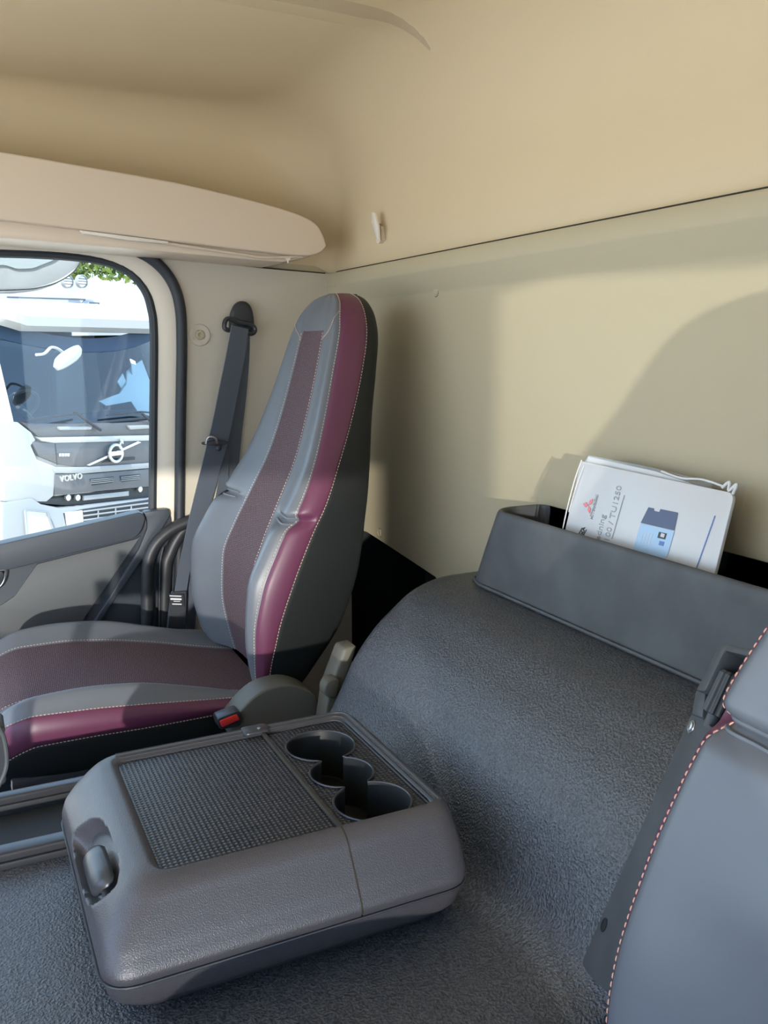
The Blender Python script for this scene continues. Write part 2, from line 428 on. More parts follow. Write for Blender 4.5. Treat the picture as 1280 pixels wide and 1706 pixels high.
# passenger wall behind the door: B-pillar trim with the door opening cut out
seal_px = [(0, 396), (60, 398), (150, 403), (205, 411), (250, 430), (282, 462), (299, 505), (303, 570), (301, 700), (299, 860), (297, 1000)]
seal = [onX(2.392, *p) for p in seal_px]
wall = [P(2.395, 1.30, 0.275)] + [q+np.array([0.003, 0, 0]) for q in crom(seal, 4)] + [P(2.395, -0.53, -1.40), P(2.395, -1.06, -1.40), P(2.395, -1.06, 0.205), P(2.395, -0.80, 0.215), P(2.395, -0.62, 0.229), P(2.395, -0.52, 0.262), P(2.395, -0.44, 0.40), P(2.395, 1.30, 0.40)]
ws = thing('wall_side', (XP, -0.8, 0), kind='structure')
make('pillar_trim', *prism(wall, (0.05, 0, 0)), 'pillar_beige', ws)
make('seam_gasket', *tube(crom([P(2.396, -0.985, 0.209), P(2.396, -0.80, 0.218), P(2.396, -0.62, 0.234), P(2.396, -0.60, 0.236)], 6), 0.0018, 6), 'gasket', ws)
make('corner_post', *box(P(2.402, -1.06, 0.10), P(2.46, -0.61, 0.30)), 'wall_panel', ws)
# driver side: pillar behind the open door, windscreen header and dash, all around the photographer
wd_ = tag(make('wall_driver', *box(P(XD-0.05, -1.05, -1.40), P(XD, -0.66, 0.26)), 'wall_panel'), kind='structure')
make('shade_panel', *box(P(XD-0.03, -0.355, -0.10), P(XD-0.01, 0.95, 0.29), 0.004), 'door_dark', wd_)  # added out of view: stands in for a person blocking the low sun
make('shade_strip', *box(P(XD-0.03, -0.36, -0.62), P(XD-0.01, -0.155, 0.29), 0.004), 'door_dark', wd_)  # added out of view: keeps the low sun off the wall behind the passenger seat
tag(make('wall_front', *box(P(XD, YF-0.02, -1.40), P(XP, YF+0.05, -0.50), 0.01), 'door_dark'), kind='structure')
make('dash_top', *prism([P(XD+0.01, YF-0.02, -0.46), P(XD+0.01, YF-0.50, -0.52), P(XD+0.01, YF-0.56, -0.60), P(XD+0.01, YF-0.50, -0.80), P(XD+0.01, YF-0.02, -0.80)], (XP-XD-0.02, 0, 0), 0.02), 'dash_top', bpy.data.objects['wall_front'])
tag(make('floor', *box(P(XD-0.05, -1.30, -1.45), P(XP+0.06, YF+0.05, -1.40)), 'black_plastic'), kind='structure')

# ================================================================== PASSENGER DOOR
door = thing('door_1', (2.43, 0.2, 0), kind='structure')
make('aperture_seal', *tube(np.vstack([[P(2.386, 1.28, 0.275)], crom(seal, 5)]), 0.0145, 10), 'rubber', door)
run_px = [(0, 421), (60, 423), (130, 428), (180, 437), (215, 453), (240, 480), (252, 512), (257, 560), (256, 700), (254, 900)]
run = [onX(2.425, *p) for p in run_px]
def resample(p, n):
    p = np.asarray(p); d = np.concatenate([[0], np.cumsum(np.linalg.norm(np.diff(p, axis=0), axis=1))])
    return np.array([[np.interp(u, d, p[:, k]) for k in range(3)] for u in np.linspace(0, d[-1], n)])
so = resample(np.vstack([[P(2.392, 1.28, 0.26)], crom(seal, 5)]), 90)
si = resample(np.vstack([[P(2.425, 1.28, 0.235)], crom(run, 5)]), 90)
rows = [so+[0.012, 0, 0], so*0.7+si*0.3+[0.0, 0, 0], so*0.35+si*0.65+[-0.002, 0, 0], si+[-0.004, 0, 0], si+[0.03, 0, 0]]
make('door_frame', *loft(rows), 'door_beige', door, sharp=60)
make('glass_run', *tube(np.vstack([[P(2.425, 1.28, 0.235)], crom(run, 5)]), 0.0125, 8, ry=0.012), 'rubber', door)
gl = [onX(2.437, *p) for p in run_px]
make('window_pane', *prism([P(2.437, 1.28, 0.235)] + list(crom(gl, 4)) + [P(2.437, -0.45, -0.6), P(2.437, 1.28, -0.75)], (0.004, 0, 0)), 'door_glass', door)
# door card: padded sill, grey insert, dark lower shell, its rear edge
sill = [onX(2.37, *p) for p in [(-260, 966), (0, 907), (120, 880), (235, 853), (243, 862), (236, 885), (225, 897), (120, 922), (62, 938), (0, 953), (-260, 1010)]]
make('sill_pad', *prism(fillet(sill, 0.012, 3), (0.05, 0, 0), 0.012, 4), 'door_dark', door)
ins = [onX(2.385, *p) for p in [(62, 940), (228, 898), (236, 892), (140, 1030), (110, 1085), (-260, 1200), (-260, 1060), (0, 1010), (25, 993)]]
make('insert_panel', *prism(fillet(ins, 0.006, 3), (0.03, 0, 0), 0.004), 'insert_grey', door)
sh = [onX(2.392, *p) for p in [(-260, 970), (240, 856), (281, 849), (285, 862), (290, 900), (290, 1040), (260, 1500), (-260, 1500)]]
make('card_shell', *prism(fillet(sh, 0.006, 3), (0.035, 0, 0), 0.003), 'door_dark', door)
rib = [onX(2.376, *p) for p in [(239, 853), (281, 848), (284, 858), (256, 905), (190, 1000), (135, 1085), (128, 1080), (180, 1000), (232, 915), (246, 880), (245, 864)]]
make('rear_rib', *prism(fillet(rib, 0.008, 3), (0.03, 0, 0), 0.008, 3), 'door_dark', door)
hd = [onX(2.376, *p) for p in [(-80, 975), (3, 951), (8, 958), (-4, 985), (-80, 1010)]]
make('door_pull', *prism(fillet(hd, 0.006, 3), (0.03, 0, 0), 0.004, 3), 'smooth_plastic', door)
make('pull_rim', *tube(crom([onX(2.372, *p) for p in [(-40, 962), (3, 950), (9, 957), (2, 975), (-20, 990)]], 6), 0.0025, 8), 'chrome', door)

# ================================================================== OVERHEAD LOCKER
lk = thing('overhead_locker', (2.29, -0.2, 1.62), 'glossy beige overhead locker fairing above the door window', 'locker')
top = [onX(2.2, *p) for p in [(-300, 205), (0, 252), (150, 278), (300, 305), (430, 336), (490, 354), (525, 371)]]
end = [onX(2.2, *p) for p in [(538, 390), (545, 410), (532, 422)]]
bot = [onX(2.2, *p) for p in [(505, 426), (440, 420), (300, 403), (150, 384), (0, 366), (-300, 335)]]
ol = list(crom(top+end[:2], 4))+list(crom([end[1]]+[end[2]]+bot, 4))[1:]
make('fascia', *prism(ol, (0.19, 0, 0), 0.010, 4), 'shelf_beige', lk, sharp=30)
make('underside', *prism([onX(2.225, *p) for p in [(-300, 320), (0, 364), (300, 400), (440, 420), (520, 427), (470, 437), (430, 434), (300, 422), (0, 396), (-300, 360)]], (0.17, 0, 0), 0.004), 'shelf_beige', lk)
make('light_strip', *prism([onX(2.205, *p) for p in [(133, 383), (220, 394), (282, 402), (280, 406), (215, 400), (140, 389)]], (0.02, 0, 0), 0.002), 'shiny_beige', lk)
make('curtain_rail', *tube(crom([onX(2.215, *p) for p in [(270, 404), (350, 416), (405, 424), (440, 429), (503, 427)]], 6), 0.0035, 8), 'shelf_beige', lk)
gp = onX(2.215, 480, 433)
make('rail_glider', *join(lathe(gp+[0, 0, 0.004], (1, 0, 0), [(0.0, -.002), (0.006, -.002), (0.006, .002), (0.0, .002)], 12), tube([gp+[0, 0, 0.006], gp+[0, 0, -0.008]], 0.002, 6)), 'shiny_beige', lk)

# ================================================================== SMALL WALL FITTINGS
def plug(c, axis, r, label, m):
    o = thing('trim_plug', c, label, 'plug')
    make('rim', *lathe(c, axis, [(r, 0.000), (r, 0.0015), (r*0.86, 0.003), (r*0.72, 0.0015), (r*0.68, 0.0005)], 24), m, o)
    make('gap_ring', *lathe(c, axis, [(r*1.10, 0.0002), (r*1.08, 0.0007), (r*0.99, 0.0007), (r*0.98, 0.0002)], 24), 'gasket', o)
    make('cap', *lathe(c, axis, [(r*0.70, 0.0005), (r*0.62, 0.0022), (r*0.2, 0.0028), (0.0, 0.0028)], 24), m, o)
plug(P(1.822, -1.024, 0.128), (0, 1, 0), 0.0115, 'small round beige trim plug on rear wall above the carpeted tunnel', 'wall_panel')
plug(P(2.12, -1.024, -0.495), (0, 1, 0), 0.0115, 'small round plug low on rear wall beside the seat back edge', 'wall_panel')
c = P(2.395, -0.617, 0.035)
o = thing('pillar_plug', c, 'round beige socket cover on pillar between door seal and seat belt', 'plug')
make('dish', *lathe(c, (-1, 0, 0), [(0.030, 0.0005), (0.028, 0.003), (0.020, 0.0035), (0.013, 0.0005), (0.012, 0.0003)], 28), 'pillar_beige', o)
make('cap', *lathe(c, (-1, 0, 0), [(0.0125, 0.001), (0.0115, 0.006), (0.006, 0.007), (0.0055, 0.004), (0.0, 0.004)], 20), 'wall_panel', o)
# leaf-shaped coat hook
hk = thing('coat_hook', P(2.095, -1.0, 0.25), 'twisted beige coat hook on upper rear liner', 'hook')
a = [onY(-0.972, 618, 354), onY(-0.972, 623, 353), onY(-0.978, 631, 403), onY(-0.985, 627, 398)]
make('blade', *prism(fillet([a[0], a[1], onY(-0.972, 629, 375), a[2], a[3], onY(-0.972, 619, 372)], 0.004, 3), (0, -0.006, 0), 0.0015), 'shiny_beige', hk)
b = [onY(-0.988, 626, 372), onY(-0.992, 635, 377), onY(-0.990, 636, 400), onY(-0.990, 631, 406), onY(-0.985, 627, 404)]
make('root', *prism(fillet(b, 0.003, 3), (0, -0.02, 0), 0.0015), 'shelf_beige', hk)

# ================================================================== SEATS
# every curve below is read off the passenger seat: height above the eye -> depth or width
BZ   = [-0.745, -0.70, -0.60, -0.50, -0.42, -0.375, -0.335, -0.25, -0.15, -0.05, 0.03, 0.075, 0.10, 0.117, 0.126]
HW   = [0.225, 0.240, 0.258, 0.262, 0.256, 0.250, 0.246, 0.222, 0.190, 0.163, 0.144, 0.120, 0.094, 0.060, 0.012]
YCR  = [-0.555, -0.535, -0.520, -0.527, -0.563, -0.590, -0.622, -0.672, -0.712, -0.744, -0.768, -0.782, -0.795, -0.806, -0.822]   # bolster crest
YINX = [-0.545, -0.532, -0.552, -0.592, -0.625, -0.645, -0.662, -0.696, -0.735, -0.770, -0.792, -0.803, -0.812, -0.820, -0.830]   # front edge of the burgundy strip
YIN = [a-b for a, b in zip(YCR, (0.004, 0.004, 0.014, 0.024, 0.024, 0.022, 0.018, 0.014, 0.014, 0.014, 0.014, 0.012, 0.010, 0.008, 0.006))]
YOUT = [-0.575, -0.565, -0.580, -0.612, -0.648, -0.672, -0.695, -0.738, -0.785, -0.822, -0.843, -0.850, -0.853, -0.855, -0.857]   # rear edge of it
YBK  = [-0.655, -0.680, -0.738, -0.775, -0.795, -0.804, -0.812, -0.832, -0.854, -0.878, -0.893, -0.896, -0.894, -0.890, -0.884]
YFB  = [-0.600, -0.590, -0.575, -0.580, -0.610, -0.632, -0.652, -0.694, -0.728, -0.756, -0.776, -0.789, -0.800, -0.810, -0.824]   # cloth centre panel
FWD  = [0.105, 0.112, 0.118, 0.116, 0.108, 0.103, 0.099, 0.090, 0.081, 0.074, 0.066, 0.052, 0.040, 0.024, 0.004]
PINCH = -0.360

YCRD = [a+0.010 for a in YINX]; YIND = YINX
YCRP, YINP = YCR, YIN
def back_row(z, xc, s, fs=1.0):
    """half section of the backrest at height z on side s (+1/-1): centre of the cloth -> round the bolster -> back"""
    g = lambda A: float(pchip(z, BZ, A))
    hw, f = g(HW), g(FWD)*fs
    YCR, YIN = (YCRD, YIND) if fs < 1 else (YCRP, YINP)
    cr, yi, yo, yb, yf = g(YCR), g(YIN), g(YOUT), g(YBK), g(YFB)
    pinch = math.exp(-((z-PINCH)/0.011)**2)
    cr -= 0.022*pinch; yi -= 0.020*pinch; hwp = hw-0.010*pinch
    x = lambda u: xc+s*u
    cl = [P(x(0), yf, z), P(x(f*0.5), yf+0.001, z), P(x(f), yf+0.004, z)]
    bo = crom([P(x(f), yf+0.004, z), P(x(f+(hwp-f)*0.30), yf+(cr-yf)*0.42, z), P(x(f+(hwp-f)*0.68), yf+(cr-yf)*0.93, z), P(x(f+(hwp-f)*0.90), cr, z), P(x(hwp-0.003), yi, z)], 4)
    mid = (yi+yo)/2
    bu = crom([P(x(hwp-0.003), yi, z), P(x(hwp+0.0035), yi-0.007, z), P(x(hwp+0.008), mid, z), P(x(hw+0.006), yo+0.006, z), P(x(hw+0.002), yo, z)], 3)
    si = crom([P(x(hw+0.002), yo, z), P(x(hw+0.003), yo-0.01*hw/0.25, z), P(x(hw-0.004), (yo+yb)/2, z), P(x(max(hw-0.022, 0.0)), yb+0.010, z), P(x(max(hw-0.055, 0.0)), yb, z), P(x(0), yb-0.002, z)], 3)
    return cl, bo, bu, si
def strip(rows): return loft(rows), loft_uv(rows)
def norm_rows(rows, j, s=1):
    a = np.array(rows); p = a[:, j]; t = np.gradient(p, axis=0)
    q = a[:, min(j+1, a.shape[1]-1)]-a[:, max(j-1, 0)]
    n = np.cross(t, q); n /= np.linalg.norm(n, axis=1)[:, None]+1e-9
    return p, n
def outward(p, n, c):
    sg = np.sign(((p-c)*n).sum(1)); sg[sg == 0] = 1
    return n*sg[:, None]

CY  = [-0.60, -0.52, -0.40, -0.28, -0.18, -0.10, -0.05, -0.025, -0.012]     # fore-aft, rear -> front
CCR = [-0.748, -0.725, -0.690, -0.662, -0.655, -0.660, -0.680, -0.710, -0.750]   # bolster crest
CFB = [-0.765, -0.750, -0.722, -0.700, -0.690, -0.690, -0.702, -0.725, -0.760]   # cloth
CTP = [-0.742, -0.728, -0.712, -0.698, -0.690, -0.688, -0.702, -0.725, -0.760]   # top of the burgundy band
CBT = [-0.752, -0.750, -0.748, -0.746, -0.744, -0.746, -0.765, -0.785, -0.790]   # bottom of it
CHW = [0.235, 0.250, 0.258, 0.262, 0.262, 0.258, 0.246, 0.228, 0.200]

def seat(name, xc, label, group, thread, tl, tg, tw, fs=1.0):
    root = thing(name, (xc, -0.35, 0.0), label, 'seat', group)
    z_all = np.concatenate([np.linspace(-0.745, -0.40, 22), np.linspace(-0.392, -0.328, 15), np.linspace(-0.31, 0.03, 18), np.linspace(0.04, 0.126, 14)])
    R = {s: [back_row(z, xc, s, fs) for z in z_all] for s in (-1, 1)}
    ctr = np.array([xc, -0.72, 1.1])
    # cloth panel up to the head section, leather pad above it
    kf = int(np.searchsorted(z_all, 0.032))
    full = [list(R[-1][i][0][::-1])+list(R[1][i][0][1:]) for i in range(len(z_all))]
    cl = full[:kf+1]; v, uv = strip(cl); make('centre_panel', *v, 'seat_cloth', root, uvs=uv)
    make('head_pad', *loft([list(R[-1][i][1][::-1])+list(R[-1][i][0][::-1][1:])+list(R[1][i][0][1:])+list(R[1][i][1][1:]) for i in range(kf, len(z_all))]), 'leather', root, sharp=80)
    kp = int(np.argmin(abs(z_all-PINCH)))
    st = []
    for s in (-1, 1):
        for nm, a, b in (('lower_bolster', 0, kp+1), ('upper_bolster', kp, kf+1)):
            make(nm, *loft([R[s][i][1] for i in range(a, b)]), 'leather', root, sharp=80)
        for nm, a, b in (('lower_side_strip', 0, kp+1), ('upper_side_strip', kp, len(z_all))):
            make(nm, *loft([R[s][i][2] for i in range(a, b)]), 'burgundy', root, sharp=80)
        # seams: cloth edge, bolster edge, burgundy edge
        p = np.array([r[0][-1] for r in R[s]])[:kf+1]; n = np.tile([0, 1.0, 0.2], (len(p), 1)); st.append(dashes(p+[s*0.003, 0.003, 0], n, tl, tg, tw, 0.001))
        rb = [r[1] for r in R[s]]; p, n = norm_rows(rb, 15); n = outward(p, n, ctr); st.append(dashes(p+n*0.0012, n, tl, tg, tw, 0.0012))
        rb = [r[3] for r in R[s]]; p, n = norm_rows(rb, 1); n = outward(p, n, ctr); st.append(dashes(p+n*0.0012, n, tl, tg, tw, 0.0012))
        # oblique seam of the head pad, from the cloth corner out to the burgundy
        line = []
        for t in np.linspace(0, 1, 30):
            rw = np.array(back_row(0.020+0.062*t**1.2, xc, s, fs)[1]); e = t*15.4; i = int(e)
            line.append(rw[i]*(1-(e-i))+rw[i+1]*(e-i)+[0, 0.0015, 0])
        line = np.array(line)
        st.append(dashes(line, np.tile([0, 1.0, 0.1], (len(line), 1)), tl, tg*0.4, tw, 0.0012))
        # folds of leather gathered in the waist of the bolster
        for dz in (-0.006, 0.005):
            rr = back_row(PINCH+dz, xc, s, fs)[1]
            make('pinch_fold', *tube(np.array(rr)[5:17]+[0, 0.002, 0], 0.0028, 6), 'leather', root)
    make('back_shell', *loft([list(R[-1][i][3])+list(R[1][i][3][::-1][1:]) for i in range(len(z_all))]), 'black_vinyl', root, sharp=80)
    # ---- cushion
    ys = np.concatenate([np.linspace(-0.60, -0.14, 18), np.linspace(-0.12, -0.012, 14)])
    def crow(y, s):
        g = lambda A: float(pchip(y, CY, A)); hw = g(CHW); f = 0.168*hw/0.262; x = lambda u: xc+s*u
        cr, fb, tp, bt = g(CCR), g(CFB), g(CTP), g(CBT)
        cl = [P(x(0), y, fb), P(x(f*0.5), y, fb+0.001), P(x(f), y, fb+0.004)]
        bo = crom([P(x(f), y, fb+0.004), P(x(f+(hw-f)*0.35), y, (fb+cr)/2+0.004), P(x(f+(hw-f)*0.68), y, cr), P(x(hw-0.008), y, tp+0.006), P(x(hw-0.003), y, tp)], 4)
        bu = crom([P(x(hw-0.003), y, tp), P(x(hw+0.004), y, tp-0.007), P(x(hw+0.010), y, (tp+bt)/2), P(x(hw+0.006), y, bt+0.005), P(x(hw+0.001), y, bt)], 3)
        si = crom([P(x(hw+0.001), y, bt), P(x(hw+0.002), y, bt-0.010), P(x(hw-0.006), y, -0.805), P(x(hw-0.02), y, -0.83)], 3)
        return cl, bo, bu, si
    Q = {s: [crow(y, s) for y in ys] for s in (-1, 1)}
    full = [list(Q[-1][i][0][::-1])+list(Q[1][i][0][1:]) for i in range(len(ys))]
    v, uv = strip(full); make('cushion_cloth', *v, 'seat_cloth', root, uvs=uv)
    ctr2 = np.array([xc, -0.3, 0.6])
    for s in (-1, 1):
        make('cushion_bolster', *loft([q[1] for q in Q[s]]), 'leather', root, sharp=80)
        make('cushion_side_strip', *loft([q[2] for q in Q[s]]), 'burgundy', root, sharp=80)
        make('cushion_skirt', *loft([q[3] for q in Q[s]]), 'black_vinyl', root, sharp=80)
        p = np.array([q[0][-1] for q in Q[s]]); st.append(dashes(p+[s*0.003, 0, 0.003], np.tile([0, 0, 1.0], (len(p), 1)), tl, tg, tw, 0.001))
        rb = [q[1] for q in Q[s]]; p, n = norm_rows(rb, 15); n = outward(p, n, ctr2); st.append(dashes(p+n*0.0012, n, tl, tg, tw, 0.001))
        rb = [q[3] for q in Q[s]]; p, n = norm_rows(rb, 1); n = outward(p, n, ctr2); st.append(dashes(p+n*0.0012, n, tl, tg, tw, 0.001))
    for k, nm in ((0, 'cushion_rear'), (-1, 'cushion_nose')):
        ring = [p for grp in (3, 2, 1, 0) for p in list(Q[-1][k][grp])[::-1]]+[p for grp in range(4) for p in list(Q[1][k][grp])]
        make(nm, ring, [tuple(range(len(ring)))], 'leather' if k else 'black_vinyl', root, smooth=False)
    tag(make('stitching', *join(*st), thread, root, smooth=False), kind='stuff')
    # ---- frame under the cushion
    make('seat_pan', *box(P(xc-0.25, -0.62, -0.845), P(xc+0.25, -0.045, -0.812), 0.006), 'black_plastic', root)
    make('suspension_box', *box(P(xc-0.235, -0.60, -1.30), P(xc+0.235, -0.06, -0.845), 0.01), 'black_plastic', root)
    make('floor_rail', *box(P(xc-0.21, -0.66, -1.40), P(xc-0.15, 0.02, -1.30), 0.005), 'black_plastic', root)
    make('floor_rail', *box(P(xc+0.15, -0.66, -1.40), P(xc+0.21, 0.02, -1.30), 0.005), 'black_plastic', root)
    return root

ps = seat('cab_seat', 1.96, 'passenger seat in grey leather, burgundy strips and woven cloth, standing by the door', 'cab seats', 'thread', 0.0045, 0.0025, 0.0016)
rc = [onX(1.63, *p) for p in [(384, 1212), (398, 1188), (425, 1160), (452, 1146), (485, 1141), (515, 1150), (530, 1166), (530, 1190), (522, 1225), (400, 1235)]]
make('recliner_cover', *prism(list(crom(rc, 4, True)), (0.07, 0, 0), 0.016, 4), 'olive_plastic', ps, sharp=60)
bc = [onX(1.625, *p) for p in [(362, 1198), (398, 1184), (406, 1194), (400, 1210), (366, 1216)]]
bk = make('belt_buckle', *prism(fillet(bc, 0.006, 3), (0.035, 0, 0), 0.004, 3), 'smooth_plastic', ps)
make('release_button', *prism(fillet([onX(1.622, *p) for p in [(366, 1202), (395, 1190), (400, 1199), (370, 1212)]], 0.003, 3), (0.02, 0, 0), 0.002), 'red_plastic', bk)

ds = seat('cab_seat', 0.345, 'driver seat backrest edge with coral stitching at the lower right', 'cab seats', 'thread_coral', 0.0058, 0.0028, 0.0023, 0.72)
# plastic bracket that runs down the inner side of the driver backrest
def on_plane(p0, n, x, y):
    d = ray(x, y); e = np.array([0, 0, EYE]); t = ((np.asarray(p0)-e)@n)/(d@n); return e+d*t
A, B = P(0.64, -0.71, -0.385), P(0.64, -0.585, -0.64)
ldir = (B-A)/np.linalg.norm(B-A); xdir = np.array([0.86, -0.5, 0.0]); xdir -= ldir*(xdir@ldir); xdir /= np.linalg.norm(xdir)
nrm = np.cross(xdir, ldir); nrm = nrm if nrm[1] > 0 else -nrm
br = lambda x, y, off=0.0: on_plane(A+nrm*off, nrm, x, y)
pl = [br(*p) for p in [(1152, 1188), (1168, 1192), (1200, 1225), (1260, 1220), (1200, 1400), (1100, 1640), (1020, 1660), (985, 1630), (968, 1605)]]
bkt = make('armrest_bracket', *prism(fillet(pl, [0.006, 0.002, 0.002, 0.01, 0.01, 0.02, 0.01, 0.01, 0.008], 3), -nrm*0.028, 0.004, 3), 'bin_plastic', ds)
make('housing', *join(
    prism(fillet([br(*p, 0.012) for p in [(1159, 1150), (1196, 1078), (1206, 1072), (1262, 1084), (1256, 1096), (1207, 1084), (1174, 1152)]], 0.003, 2), -nrm*0.035, 0.002),
    prism([br(*p, 0.010) for p in [(1244, 1090), (1262, 1086), (1215, 1205), (1205, 1200)]], -nrm*0.03, 0.002),
    prism([br(*p, 0.004) for p in [(1159, 1150), (1176, 1148), (1170, 1196), (1152, 1190)]], -nrm*0.03, 0.002)), 'bin_plastic', bkt)
make('well', *prism([br(*p, -0.022) for p in [(1150, 1190), (1200, 1085), (1262, 1090), (1200, 1235)]], -nrm*0.006), 'void', bkt)
k0, k1 = br(1222, 1122, -0.004), br(1184, 1206, -0.004)
ax = (k1-k0); L = np.linalg.norm(ax); ax /= L
s1 = np.cross(ax, nrm); s1 /= np.linalg.norm(s1); s2 = np.cross(ax, s1)
def gear(r): return [(r*(1.0 if (i//2) % 2 else 0.86))*(math.cos(a)*s1+math.sin(a)*s2) for i, a in enumerate(np.linspace(0, 2*math.pi, 44, endpoint=False))]
make('ribbed_knob', *loft([[k0+q*0.8 for q in gear(0.0135)], [k0+ax*0.003+q for q in gear(0.0135)], [k0+ax*(L*0.80)+q for q in gear(0.0145)], [k0+ax*(L*0.82)+q*0.7 for q in gear(0.0145)]], True, True, True), 'bin_plastic', bkt, sharp=20)
make('knob_shaft', *cyl(k0+ax*L*0.8, ax, 0.007, L*0.28, 16), 'bin_plastic', bkt)
for q, r in (((1153, 1211), 0.0062), ((1189, 1228), 0.0068)):
    c = br(*q, 0.0)
    sc = make('screw', *lathe(c, nrm, [(r*1.25, 0.0005), (r*1.2, 0.0012), (r, 0.0012), (r*0.95, 0.0028), (r*0.45, 0.0032), (r*0.42, 0.001), (0, 0.001)], 20), 'screw_steel', bkt)
make('bolt_hole', *lathe(br(1007, 1541), nrm, [(0.0080, 0.0003), (0.0078, 0.0008), (0.0065, 0.0008), (0.0065, 0.0005), (0, 0.0005)], 24), 'void', bkt)

# ================================================================== SEAT BELT
sb = thing('seat_belt', P(2.37, -0.60, -0.75), 'dark grey seat belt hanging from pillar loop beside passenger seat', 'seat belt')
cap = [onX(2.385, *p) for p in [(380, 548), (381, 525), (388, 508), (399, 502), (411, 506), (418, 520), (420, 545), (412, 556), (388, 556)]]
make('anchor_cover', *prism(list(crom(cap, 4, True)), (-0.025, 0, 0), 0.010, 4), 'black_plastic', sb, sharp=60)
ring = [onX(2.355, *p) for p in [(374, 540), (380, 531), (398, 537), (418, 541), (425, 549), (419, 556), (398, 551), (377, 549)]]
make('guide_loop', *tube(crom(ring, 5, True), 0.0065, 8, closed=True), 'smooth_plastic', sb)
wd = np.array([0.25, -1.0, 0.05])
fa = [onX(2.328, *p) for p in [(400, 545), (393, 590), (381, 650), (368, 715), (354, 770), (338, 830), (322, 890), (309, 940), (300, 990)]]
make('webbing', *ribbon(crom(fa, 5), wd, list(np.interp(np.linspace(0, 1, 41), [0, .1, .45, .7, .88, 1], [0.052, 0.056, 0.060, 0.050, 0.034, 0.036])), 0.003), 'webbing', sb)
fb = [onX(2.372, *p) for p in [(404, 548), (403, 600), (398, 660), (391, 720), (384, 790), (374, 850), (352, 905), (330, 950), (316, 1010), (310, 1080)]]
make('webbing', *ribbon(crom(fb, 5), wd, 0.046, 0.003), 'webbing', sb)
fc = [onX(2.352, *p) for p in [(398, 548), (391, 590), (380, 650), (372, 720), (372, 800), (360, 860)]]
make('webbing', *ribbon(crom(fc, 5), wd, 0.030, 0.003), 'webbing', sb)
sl = [onX(2.322, *p) for p in [(298, 985), (295, 1020), (291, 1075)]]
make('sleeve', *ribbon(crom(sl, 5), wd, list(np.linspace(0.040, 0.056, 11)), 0.010), 'belt_sleeve', sb)
lb = [onX(2.314, *p) for p in [(281, 989), (306, 990), (308, 1011), (284, 1008)]]
tg_ = make('care_tag', *prism(lb, (-0.0015, 0, 0)), 'smooth_plastic', sb)
x_d = lb[1]-lb[0]; x_d /= np.linalg.norm(x_d); y_d = np.array([0, 0, 1.0])
for k, (w0, w1, hh) in enumerate(((0.002, 0.034, 0.003), (0.004, 0.034, 0.005), (0.012, 0.030, 0.002), (0.008, 0.034, 0.003))):   # print too small to read
    q = lb[0]+np.array([-0.002, 0, -0.004-0.0075*k])
    make('tag_print', *prism([q+x_d*w0, q+x_d*w1, q+x_d*w1-y_d*hh, q+x_d*w0-y_d*hh], (-0.0003, 0, 0)), 'label_white', tg_, smooth=False)
cl = onX(2.322, 358, 738)
tn = make('latch_tongue', *prism(fillet([cl+[0, 0.037, 0.004], cl+[0, 0.005, 0.008], cl+[0, -0.035, 0.002], cl+[0, -0.035, -0.004], cl+[0, 0.005, -0.006], cl+[0, 0.037, -0.002]], 0.002, 2), (-0.012, 0, 0), 0.002), 'smooth_plastic', sb)
make('tongue_plate', *join(tube(crom([cl+[-0.012, 0.028, 0.0], cl+[-0.016, 0.022, 0.018], cl+[-0.016, 0.004, 0.016], cl+[-0.012, -0.004, 0.0]], 4), 0.003, 6)), 'screw_steel', tn)
make('stop_button', *lathe(cl+[-0.006, -0.008, -0.014], (-1, 0, 0), [(0.0075, 0), (0.0075, 0.003), (0.004, 0.0045), (0.0, 0.0045)], 16), 'smooth_plastic', tn)

# ================================================================== GRAB HANDLE
gh = thing('grab_handle', onX(2.36, 250, 1090), 'bent black grab handle between door and seat belt', 'handle')
pa = [onX(2.358, *p) for p in [(326, 866), (312, 870), (290, 880), (272, 893), (256, 912), (247, 938), (245, 990), (246, 1120)]]
make('grip', *tube(crom(pa, 6), 0.0165, 14), 'black_plastic', gh)
pa = [onX(2.376, *p) for p in [(322, 868), (300, 890), (284, 920), (275, 960), (273, 1120)]]
make('backing', *tube(crom(pa, 6), 0.017, 10), 'black_plastic', gh)
pa = [onX(2.36, *p) for p in [(272, 912), (268, 930), (266, 960), (265, 1120)]]
make('edge_bead', *tube(crom(pa, 6), 0.0016, 6), 'insert_grey', gh)

# ================================================================== ENGINE TUNNEL
XT = 1.50
prof = [(-1.022, -0.452), (-0.93, -0.452), (-0.86, -0.455), (-0.80, -0.474), (-0.755, -0.506), (-0.712, -0.544), (-0.672, -0.598), (-0.641, -0.660), (-0.612, -0.708), (-0.570, -0.733), (-0.51, -0.742), (-0.40, -0.744), (0.2, -0.744), (0.66, -0.744)]
pp = crom([(0, a, b) for a, b in prof], 8)
rows = []
for x, dz in ((XT+0.022, -0.60), (XT+0.022, -0.030), (XT+0.017, -0.012), (XT+0.006, -0.002), (XT-0.01, 0.0), (1.4, 0), (1.2, 0), (1.0, 0), (0.8, 0), (0.665, 0), (0.655, -0.01), (0.65, -0.60)):
    rows.append([P(x, q[1], q[2]+dz if dz > -0.5 else -1.395) for q in pp])
tag(make('tunnel_cover', *loft(rows), 'tunnel_vinyl', sharp=60), 'grained grey vinyl engine tunnel cover curving up to the rear wall', 'tunnel')

